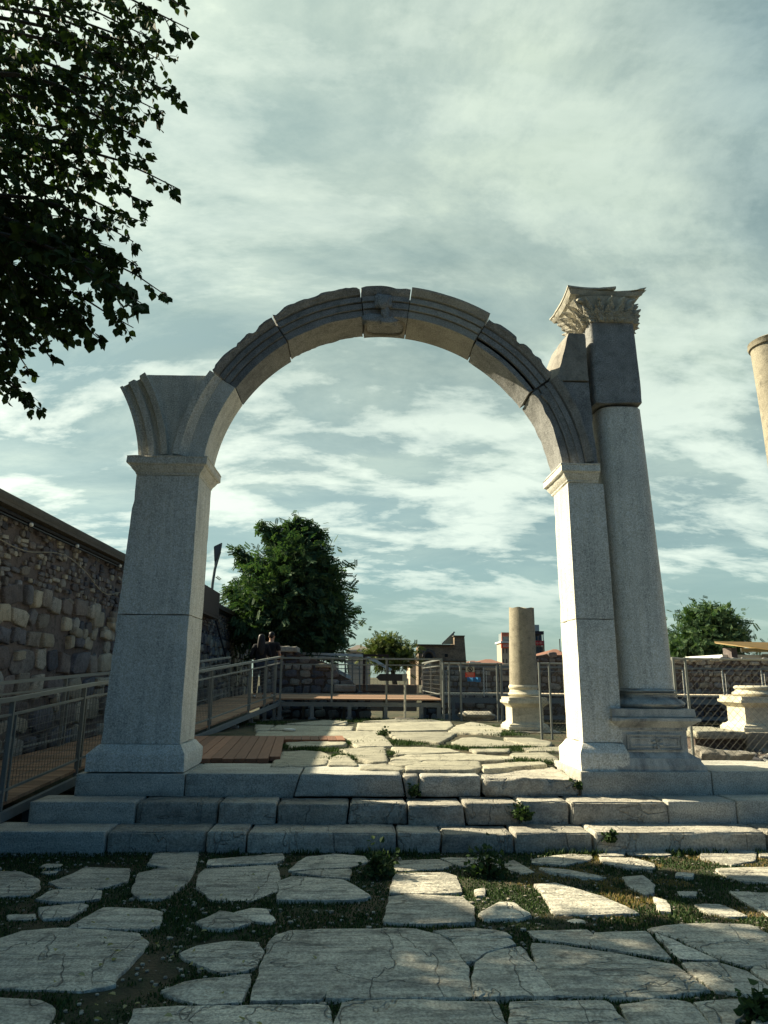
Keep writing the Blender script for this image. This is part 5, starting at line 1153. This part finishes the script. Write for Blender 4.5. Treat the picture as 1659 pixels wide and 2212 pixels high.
def tree(name, label, u, Y, blobs, leafsize, nleaf, M_, R, trunk=(.25, 0), zb=0, group=None, shape='pin', limbs=10, hollow=.35, extra=()):
    base = V(u, 1450, Y); t = thing(name, (base.x, Y, zb), label, 'tree', group)
    B = []
    for (bu, bv, ru, rv) in blobs:
        q = V(bu, bv, Y); rx = V(bu + ru, bv, Y).x - q.x; rz = q.z - V(bu, bv + rv, Y).z; B.append((q, rx, rz))
    wsum = [b[1] * b[2] for b in B]; mb = MB(); cl = []
    ncl = nleaf // 26
    for k in range(ncl):
        q, rx, rz = R.choices(B, wsum)[0]; dv = Vector((R.gauss(0, 1), R.gauss(0, 1), R.gauss(0, 1))).normalized(); rr = (hollow + (1 - hollow) * R.random() ** .55) * (1 + .10 * noise.noise(dv * 2.5 + q))
        c = q + Vector((dv.x * rx, dv.y * rx * .9, dv.z * rz)) * rr; cl.append(c); cr = leafsize * R.uniform(1.0, 2.2)
        ax = (dv + Vector((0, 0, .2))).normalized()
        for j in range(26):
            p = c + Vector((R.gauss(0, 1), R.gauss(0, 1), R.gauss(0, .7))) * cr * .75
            leafset(mb, p, leafsize * R.uniform(.6, 1.2), R, shape, .35, (ax + Vector((R.gauss(0, .8), R.gauss(0, .8), R.gauss(0, .7) - .25))) if R.random() < .7 else None)
    top = sum((b[0] for b in B), Vector()) / len(B); wd = MB()
    wd.tube([(base.x, Y, zb), (base.x + .1, Y, zb + (top.z - zb) * .35), (top.x, Y, top.z - .5)], [trunk[0], trunk[0] * .8, trunk[0] * .45], 10)
    for k in range(limbs):
        c = R.choice(cl); s_ = Vector((base.x, Y, zb + (top.z - zb) * R.uniform(.35, .8))); mid = s_.lerp(c, .5) + Vector((0, 0, .3)); wd.tube([s_, mid, c], [trunk[0] * .35, trunk[0] * .2, trunk[0] * .05], 6)
    for (u0_, v0_, u1_, v1_) in extra:     # bare twigs poking out with sprays at their tips
        a = V(u0_, v0_, Y); b = V(u1_, v1_, Y); m_ = a.lerp(b, .5) + Vector((R.uniform(-.1, .1), R.uniform(-.5, .5), .1)); wd.tube([a, m_, b], [.0025 * Y, .0016 * Y, .0008 * Y], 5)
        for f in (.15, .25, .35, .45, .55, .64, .72, .80, .88, .95, 1.0):
            c = a.lerp(b, f)
            for j in range(16): leafset(mb, c + Vector((R.gauss(0, 1), R.gauss(0, 1), R.gauss(0, 1))) * leafsize * .28, leafsize * R.uniform(.6, 1.0), R, shape, .6)
    wd.build('trunk', M_BARK, t, True); mb.build('crown', M_, t)
    return t
RT = random.Random(21)
tree('ash_tree', 'big round dark green tree behind the ruined wall, framed by the arch', 640, 31, [(622, 1305, 82, 78), (676, 1345, 46, 54), (560, 1305, 38, 44), (640, 1235, 52, 44), (600, 1362, 60, 38), (676, 1262, 28, 32), (645, 1200, 24, 26), (682, 1385, 38, 22)], .42, 17000, L_ASH, RT, (.35, 0), 0, limbs=16,
     extra=[(600, 1240, 508, 1188), (595, 1250, 520, 1205), (620, 1230, 566, 1128), (630, 1220, 600, 1140), (650, 1210, 640, 1120), (660, 1210, 662, 1128), (670, 1215, 694, 1152), (680, 1240, 715, 1228), (640, 1200, 590, 1150), (540, 1290, 492, 1275), (655, 1190, 675, 1140), (640, 1200, 625, 1132), (700, 1340, 738, 1345), (695, 1300, 728, 1292)])
tree('small_tree', 'small olive-green tree between the hipped house and the brick ruin', 850, 52, [(832, 1406, 24, 16), (864, 1414, 17, 10), (845, 1420, 34, 9), (835, 1394, 13, 7)], .42, 2600, L_OLIVE, RT, (.25, 0), 0, limbs=6)
tree('broad_tree', 'green tree with a ragged crown above the right-hand rubble wall', 1520, 50, [(1535, 1352, 36, 28), (1500, 1388, 40, 24), (1560, 1380, 30, 28), (1522, 1335, 22, 14), (1478, 1402, 22, 14), (1540, 1408, 48, 14)], .50, 6000, L_ASH, RT, (.3, 0), 0, limbs=10)
# ---- large tree on the left: trunk behind the wall, boughs reaching into the picture
big = thing('overhanging_tree', (-8.4, 7.5, 0), 'large dark tree whose leafy boughs hang in from the upper left', 'tree')
R = random.Random(99); lf = MB(); wd = MB()
wd.tube([(-8.4, 7.5, -.1), (-8.2, 7.4, 2.5), (-7.7, 7.2, 5.0), (-7.2, 7.0, 7.5), (-7.0, 6.8, 10)], [.42, .34, .28, .2, .08], 12)
def twig(a, b, nl, sz, sag=.12, w=.008):
    a = Vector(a); b = Vector(b); L = (b - a).length; pts = []
    for k in range(6): f = k / 5; pts.append(a.lerp(b, f) + Vector((0, 0, -sag * L * f * f + sag * L * f * .3)))
    wd.tube(pts, [w * (1 - .15 * k) for k in range(6)], 4, False)
    for k in range(nl):
        f = .08 + .92 * (k + R.random()) / nl; i = min(4, int(f * 5)); p = pts[i].lerp(pts[i + 1], f * 5 - i)
        sd = Vector((R.gauss(0, .5), R.gauss(0, .6), R.uniform(-1.2, -.1))); sd.normalize(); s_ = sz * R.uniform(.75, 1.15)
        leafset(lf, p + sd * .02, s_, R, 'oval', .4, sd + (b - a).normalized() * .5)
tips = [(422, -8, -160), (408, 62, -60), (405, 20, -120), (385, 132, 20), (352, 95, -20), (383, 206, 90), (350, 243, 150), (328, 308, 240), (300, 280, 200), (389, 410, 340), (322, 440, 370), (316, 482, 420), (288, 522, 470), (298, 575, 500), (250, 560, 470), (361, 640, 500), (305, 655, 540), (230, 600, 500), (288, 708, 610), (212, 730, 640), (150, 725, 650), (185, 690, 600), (113, 778, 700), (66, 806, 740), (36, 842, 780), (86, 884, 850), (60, 860, 830), (270, 620, 520), (340, 180, 60), (330, 350, 300), (345, 130, 40)]
for (u, v, v0_) in tips:
    Y = R.uniform(5.6, 7.8); tp = V(u, v, Y); rt_ = V(-140 - R.random() * 60, v0_ - 40, Y + R.uniform(-.3, .3))
    pts = [rt_.lerp(tp, k / 8) + Vector((0, 0, .25 * sin(pi * k / 8))) + Vector((0, R.uniform(-.05, .05), R.uniform(-.03, .03))) * k / 8 for k in range(9)]; pts[-1] = tp
    wd.tube(pts, [.030 * (1 - k / 8.6) + .003 for k in range(9)], 5)
    hub = Vector((-7.4, 7.1, max(4.5, min(8.5, rt_.z)))); wd.tube([hub, hub.lerp(rt_, .5) + Vector((0, 0, .2)), rt_], [.08, .055, .03], 6)
    big_ = .125 if (u, v) in ((305, 655), (230, 600), (270, 620), (250, 560), (212, 730), (150, 725)) else .085
    for k in range(8):
        for q in range(2 if u < 120 else 3):
            f = (k + R.random()) / 8; i = min(7, int(f * 8)); p = pts[i].lerp(pts[i + 1], f * 8 - i)
            du = V(proj(p)[0] + 10, proj(p)[1], p.y).x - p.x
            e = p + Vector((R.uniform(.05, .32) * (1 - .5 * f), R.uniform(-.35, .35), R.uniform(-.22, .10)))
            if proj(e)[0] > u + 4: e = p + (e - p) * .3
            twig(p, e, 8, big_, .3, .006)
def bnd(v):
    T = [(-60, 330), (60, 330), (110, 305), (150, 300), (200, 300), (250, 280), (300, 250), (350, 240), (400, 235), (450, 255), (500, 245), (550, 225), (600, 215), (640, 200), (680, 140), (720, 110), (735, 10), (780, -40)]
    for (a, x), (b, y) in zip(T[:-1], T[1:]):
        if a <= v <= b: return x + (y - x) * (v - a) / (b - a)
    return -60
cnt = 0
while cnt < 400:
    v = R.uniform(-60, 735); u = R.uniform(-60, 330); bb = bnd(v)
    if u > bb or (u < 90 and v < 55 and R.random() < .8): continue
    if v > 360 and R.random() < .4: continue
    edge = (bb - u) / 120.
    if R.random() > min(1, .25 + edge): continue
    if noise.noise(Vector((u / 42, v / 42, 4.2))) > .14 + (.22 if u < 90 else 0) and R.random() < .85: continue
    Y = R.uniform(5.6, 8.2); p = V(u, v, Y); e = p + Vector((R.uniform(.05, .35), R.uniform(-.3, .3), R.uniform(-.28, .08))); twig(p, e, 10, .088, .25, .006); cnt += 1
# the rest of the crown, out of the picture, which shades the paving
cnt = 0
while cnt < 2700:
    p = Vector((R.uniform(-13.5, -3.0), R.uniform(2.6, 11.5), R.uniform(4.7, 10.5)))
    sx = p.x + p.z * SD.x / -SD.z * -1 * -1 if False else p.x - p.z * SD.x / SD.z; sy = p.y - p.z * SD.y / SD.z
    if not (-3.5 < sx < 5.5 and .5 < sy < min(7.4, 5.45 + .35 * noise.noise(p * 1.1) + max(0, 1.4 - sx) * 1.2)): continue
    uu, vv = proj(p) if p.y > 1 else (-999, 0)
    if uu > -60 and vv > -140: continue
    e = p + Vector((R.uniform(-.4, .4), R.uniform(-.3, .2), R.uniform(-.3, .1))); twig(p, e, 8, .14, .2, .007); cnt += 1
for k in range(26):
    a = 2 * pi * k / 26; p = Vector((-8.6 + 3.6 * cos(a) * R.uniform(.5, 1), 6.8 + 2.2 * sin(a) * R.uniform(.5, 1), R.uniform(6, 9.5))); h_ = Vector((-7.5, 7.1, R.uniform(4.8, 7.5)))
    wd.tube([h_, h_.lerp(p, .5) + Vector((0, 0, .3)), p], [.10, .06, .02], 6)
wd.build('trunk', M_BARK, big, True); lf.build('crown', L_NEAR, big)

# ================================================================== GRASS, WEEDS, LITTER
def blade(mb, x, y, z, h, R, w=.006):
    a = R.uniform(0, 2 * pi); l = R.uniform(.1, .8) * h; dx, dy = cos(a), sin(a); px_, py_ = -dy * w, dx * w
    mb.add([(x - px_, y - py_, z), (x + px_, y + py_, z), (x + px_ * .7 + dx * l * .4, y + py_ * .7 + dy * l * .4, z + h * .6), (x - px_ * .7 + dx * l * .4, y - py_ * .7 + dy * l * .4, z + h * .6), (x + dx * l, y + dy * l, z + h)], [(0, 1, 2, 3), (3, 2, 4)])
R = random.Random(4); g = MB(); dr_ = MB(); n = 0; tries = 0
while n < 75000 and tries < 400000:
    tries += 1; y = 3.4 + 4.2 * R.random(); x = R.uniform(-.62 * y - .2, .6 * y + .3) if R.random() < .85 else R.uniform(-8, 8.5)
    dn = noise.noise(Vector((x * 1.1, y * 1.1, 2))) + .5 * noise.noise(Vector((x * 4, y * 4, 7)))
    if dn < -.5 + .3 * R.random() and y < 7.2 and x < 1: continue
    if on_slab(x, y): continue
    dry = x > 1.2 and y > 5.6 and noise.noise(Vector((x * 1.7, y * 1.7, 9))) > .05
    blade(dr_ if dry and R.random() < .75 else g, x, y, -.022, R.uniform(.008, .028) * (1.3 if dn > .3 else 1), R, .0055); n += 1
n = 0
BANK = [tuple(G(576 + a * .3968, 1508.7 + b * .3968, ZP)[:2]) + (r,) for a, b, r in [(640,190,.35),(700,235,.4),(760,245,.4),(100,265,.25),(200,272,.3),(330,280,.35),(450,240,.35),(430,315,.25),(480,325,.2),(1040,265,.35),(1120,272,.35),(1200,262,.4),(1290,268,.45),(1380,272,.45),(1480,282,.35),(1150,390,.25),(1200,375,.2),(1250,180,.5),(1300,195,.4),(1180,150,.3),(1540,345,.3),(1420,335,.3),(750,375,.2),(660,300,.25),(350,330,.2),(560,112,.8),(450,125,.6),(20,130,.6),(-30,140,.7),(740,120,.6),(860,118,.5),(1350,265,.3)]]
while n < 13000:
    x0, y0, r = R.choice(BANK); x = x0 + R.gauss(0, r * .45); y = y0 + R.gauss(0, r * .35)
    if y < 9.35 or on_slab(x, y, SL2, PB2) and R.random() < .9: 
        n += .2; continue
    blade(g, x, y, ZP - .01, R.uniform(.015, .06), R, .006); n += 1
for k in range(2600):       # along the foot of the lowest step
    x = R.uniform(-1.5, 5); x += 0; y = Y1 - .03 - abs(R.gauss(0, .05)); d_ = noise.noise(Vector((x * 1.6, 0, 3)))
    if d_ > 0: blade(g, x, y, -.03, R.uniform(.03, .09), R, .007)
struct(g.build('grass', L_GRASS), 'stuff', 'short green grass and clover growing between the paving slabs')
struct(dr_.build('dry_grass', L_DRY), 'stuff', 'straw-coloured dry grass between the slabs on the right')
def weed(label, p, s, n, seed):
    R = random.Random(seed); mb = MB()
    for k in range(n):
        c = Vector(p) + Vector((R.gauss(0, .4), R.gauss(0, .25) - .2, abs(R.gauss(0, .5)))) * s
        leafset(mb, c, .045 * R.uniform(.6, 1.3), R, 'oval', -.2); mb.tube([Vector(p), Vector(p).lerp(c, .6) + Vector((0, 0, .01)), c], .0012, 3)
    for k in range(9): a = Vector(p); b = a + Vector((R.gauss(0, .4), -.2, R.uniform(.3, 1))) * s; mb.tube([a, b], .003, 3)
    tag(mb.build('weed', L_GRASS), label, 'weed', 'weeds rooted in the joints')
for i, (lab, u, v, Y, z, s, n) in enumerate([('leafy weed rooted in a joint of the middle step, right of centre', 1127, 1768, Y2 - .03, None, .13, 150), ('small weed hanging in the wedge-shaped break of the top step', 893, 1716, Y3 - .02, None, .08, 120), ('little weed on the face of the lowest step, towards the right', 1318, 1815, Y1 - .04, None, .07, 110),
     ('tuft at the foot of the right pier beside the raised rough block', 1246, 1702, Y3 - .0, None, .06, 110), ('dark leafy plant growing between the slabs at centre', 1050, 1888, None, 0, .20, 200), ('dark leafy plant on the paving left of the pale rectangular slabs', 815, 1888, None, 0, .18, 200),
     ('leafy tuft at the bottom right corner of the paving', 1640, 2200, None, 0, .10, 160), ('weed sprouting at the far edge of the platform by the red boards', 828, 1590, None, ZP, .13, 90)]):
    p = V(u, v, Y) if Y else G(u, v, z); weed(lab, p, s, n, i + 50)
gv = MB(); R = random.Random(88); n = 0
while n < 1500:
    y = R.uniform(3.5, 7.5); x = R.uniform(-.6 * y - .2, .6 * y + .3)
    if on_slab(x, y): continue
    s_ = R.uniform(.004, .016) * (1.6 if R.random() < .06 else 1); gv.rock((x, y, -.018 + s_ * .3), s_, s_ * .8, s_ * .6, n, 1, .3); n += 1
struct(gv.build('gravel', M_RUBL), 'stuff', 'small loose gravel lying in the gaps of the paving')
R = random.Random(17); base = None
for k in range(46):
    if k < 34: u, v = R.gauss(330, 90), R.gauss(2080, 110)
    else: u, v = R.uniform(0, 700), R.uniform(1850, 2150)
    p = G(u, v, 0)
    if p.y > 7.3: continue
    if base is None:
        mb = MB(); P_ = [(0, 0), (.3, .3), (.7, .32), (1.1, 0), (.7, -.32), (.3, -.3)]; mb.add([(a * .032, b * .032, abs(b) * .02) for a, b in P_], [(0, 1, 2, 3), (0, 3, 4, 5)]); base = mb.build('fallen_leaf', L_FALL)
        tag(base, 'small pale yellow fallen leaf lying among the grass and slabs on the left', 'leaf', 'fallen leaves'); o = base
    else: o = base.copy(); COL.objects.link(o)
    o.location = (p.x, p.y, .022); o.rotation_euler = (R.uniform(-.6, .6), R.uniform(-.6, .6), R.uniform(0, 6.28)); s = R.uniform(.7, 1.4); o.scale = (s, s, s)
q = G(625, 1582, ZP); mb = MB(); mb.rock((q.x, q.y, ZP + .05), .12, .07, .025, 2, 2, .2); tag(mb.build('pebble', M_WHITE, smooth=True), 'flat white stone on the platform under the corner of the deck', 'stone')

# ================================================================== PEOPLE
def skin(name, chains, M_, parent, sub=2, close=None):
    # one continuous skin-modified body: chains share the vertices with equal keys
    vs, es, rs, key = [], [], [], {}
    for ch in chains:
        prev = None
        for (x, y, z, r) in ch:
            k = (round(x, 3), round(y, 3), round(z, 3))
            if k not in key: key[k] = len(vs); vs.append((x, y, z)); rs.append(r)
            if prev is not None and prev != key[k]: es.append((prev, key[k]))
            prev = key[k]
    me = bpy.data.meshes.new(name); me.from_pydata(vs, es, []); me.materials.append(M_)
    o = bpy.data.objects.new(name, me); COL.objects.link(o); o.parent = parent; LOC[o.name] = LOC[parent.name]
    sm_ = o.modifiers.new('skin', 'SKIN'); sm_.use_smooth_shade = True
    for i, sv in enumerate(me.skin_vertices[0].data): rr = rs[i]; sv.radius = rr if isinstance(rr, tuple) else (rr, rr); sv.use_root = (i == 0)
    ss = o.modifiers.new('sub', 'SUBSURF'); ss.levels = ss.render_levels = sub
    return o
def person(x, y, z, h, label, woman, rot):
    t = thing('person', (x, y, z), label, 'person', 'two visitors on the deck'); t.rotation_euler = (0, 0, rot); t.scale = (h / 1.72,) * 3
    LOC[t.name] = (0, 0, 0)
    # facing +Y (away from the camera); bent forward a little, forearms resting ahead
    pel = (0, 0, .95); ch = (0, .02, 1.22); nk = (0, .05, 1.45)
    L = lambda s: [(0, 0, .95, .12), (s * .10, .0, .88, .085), (s * .115, -.03 + .05 * (s > 0), .48, .055), (s * .12, -.05, .09, .036), (s * .13, .08, .03, .03)]
    A = lambda s: [(0, .03, 1.38, .08), (s * .17, .03, 1.38, .05), (s * .26, .0, 1.12, .038), (s * .20, .24, 1.04, .03), (s * .16, .31, 1.05, .022)]
    body = skin('person_body', [[(0, 0, .95, .12), (0, .01, 1.08, (.12, .09)), (0, .02, 1.22, (.14, .095)), (0, .03, 1.38, .08), (0, .05, 1.47, .05), (0, .07, 1.56, .072), (0, .07, 1.66, .075)], L(1), L(-1), A(1), A(-1)], M_SKIN, t)
    for s in (1, -1):
        for q in range(5): mb = None
    hands = []
    for s in (1, -1):
        for q in range(5):
            a = (q - 2) * .016; b0 = (s * .16 + a, .33, 1.05 - (.01 if q == 0 else 0)); hands.append([(s * .16, .31, 1.05, .022), (s * .16 + a * 1.2, .345, 1.05, .009), (s * .16 + a * 1.4 - (s * .02 if q == (0 if s > 0 else 4) else 0), .385 - .012 * abs(q - 2), 1.04, .008), (s * .16 + a * 1.4, .40 - .012 * abs(q - 2), 1.02, .007)])
    skin('hand', hands[:5], M_SKIN, body, 1); skin('hand', hands[5:], M_SKIN, body, 1)
    g_ = .02
    sl_ = (lambda s: [(0, .03, 1.38, .11), (s * .17, .03, 1.385, .075), (s * .27, .0, 1.12, .055), (s * .215, .18, 1.06, .046)]) if woman else (lambda s: [(0, .03, 1.38, .11), (s * .18, .03, 1.385, .08), (s * .245, .01, 1.20, .062)])
    skin('shirt', [[(0, 0, .84 if woman else .90, (.17, .13)), (0, .01, 1.05, (.155, .115)), (0, .02, 1.22, (.175, .125)), (0, .03, 1.38, .11), (0, .045, 1.455, .06)], sl_(1), sl_(-1)], M_BLKC, t)
    tr = lambda s: [(0, 0, .95, .145), (s * .10, .0, .87, .11), (s * .115, -.03 + .05 * (s > 0), .48, .078), (s * .12, -.05, .10, .062)]
    skin('trousers', [tr(1), tr(-1)], M_JEAN2 if woman else M_JEAN, t)
    for s in (1, -1): skin('shoe', [[(s * .12, -.09, .045, .045), (s * .125, .02, .04, .045), (s * .13, .14, .03, .035)]], M_WHITE, t, 1)
    if woman: skin('hair', [[(0, .06, 1.70, .075), (0, .02, 1.66, .10), (0, -.03, 1.52, (.115, .06)), (0, -.07, 1.35, (.13, .05)), (0, -.09, 1.20, (.09, .04)), (0, -.09, 1.12, (.04, .02))]], M_HAIR, t)
    else: skin('hair', [[(0, .08, 1.71, .07), (0, .045, 1.67, .088), (0, .015, 1.60, .07), (0, .01, 1.55, .04)]], M_HAIR, t)
    fc = MB()
    fc.rock((0, .145, 1.60), .014, .02, .022, 1, 1, .1)
    for s in (1, -1): fc.rock((s * .078, .06, 1.60), .012, .02, .03, 1, 1, .1)
    o = fc.build('face', M_SKIN, None, True); o.parent = t
    mb = MB(); mb.rock((.03, .14, 1.63), .012, .008, .008, 1, 1, 0); o = mb.build('eye', M_BLACK, None, True); o.parent = t
    mb = MB(); mb.rock((-.03, .14, 1.63), .012, .008, .008, 1, 1, 0); o = mb.build('eye', M_BLACK, None, True); o.parent = t
    mb = MB(); mb.rock((0, .138, 1.555), .026, .008, .007, 1, 1, 0); o = mb.build('mouth', plain('lips' , (.3, .1, .08), .5), None, True); o.parent = t
    return t
q = V(559, 1505, 19.2); person(q.x, 19.2, DZ + .002, 1.66, 'woman with long dark hair and a black top, seen from behind at the ramp corner', True, .15)
q = V(580, 1505, 19.55); person(q.x, 19.55, DZ + .002, 1.74, 'man with short dark hair, black T-shirt and grey jeans, standing right of the woman', False, -.15)
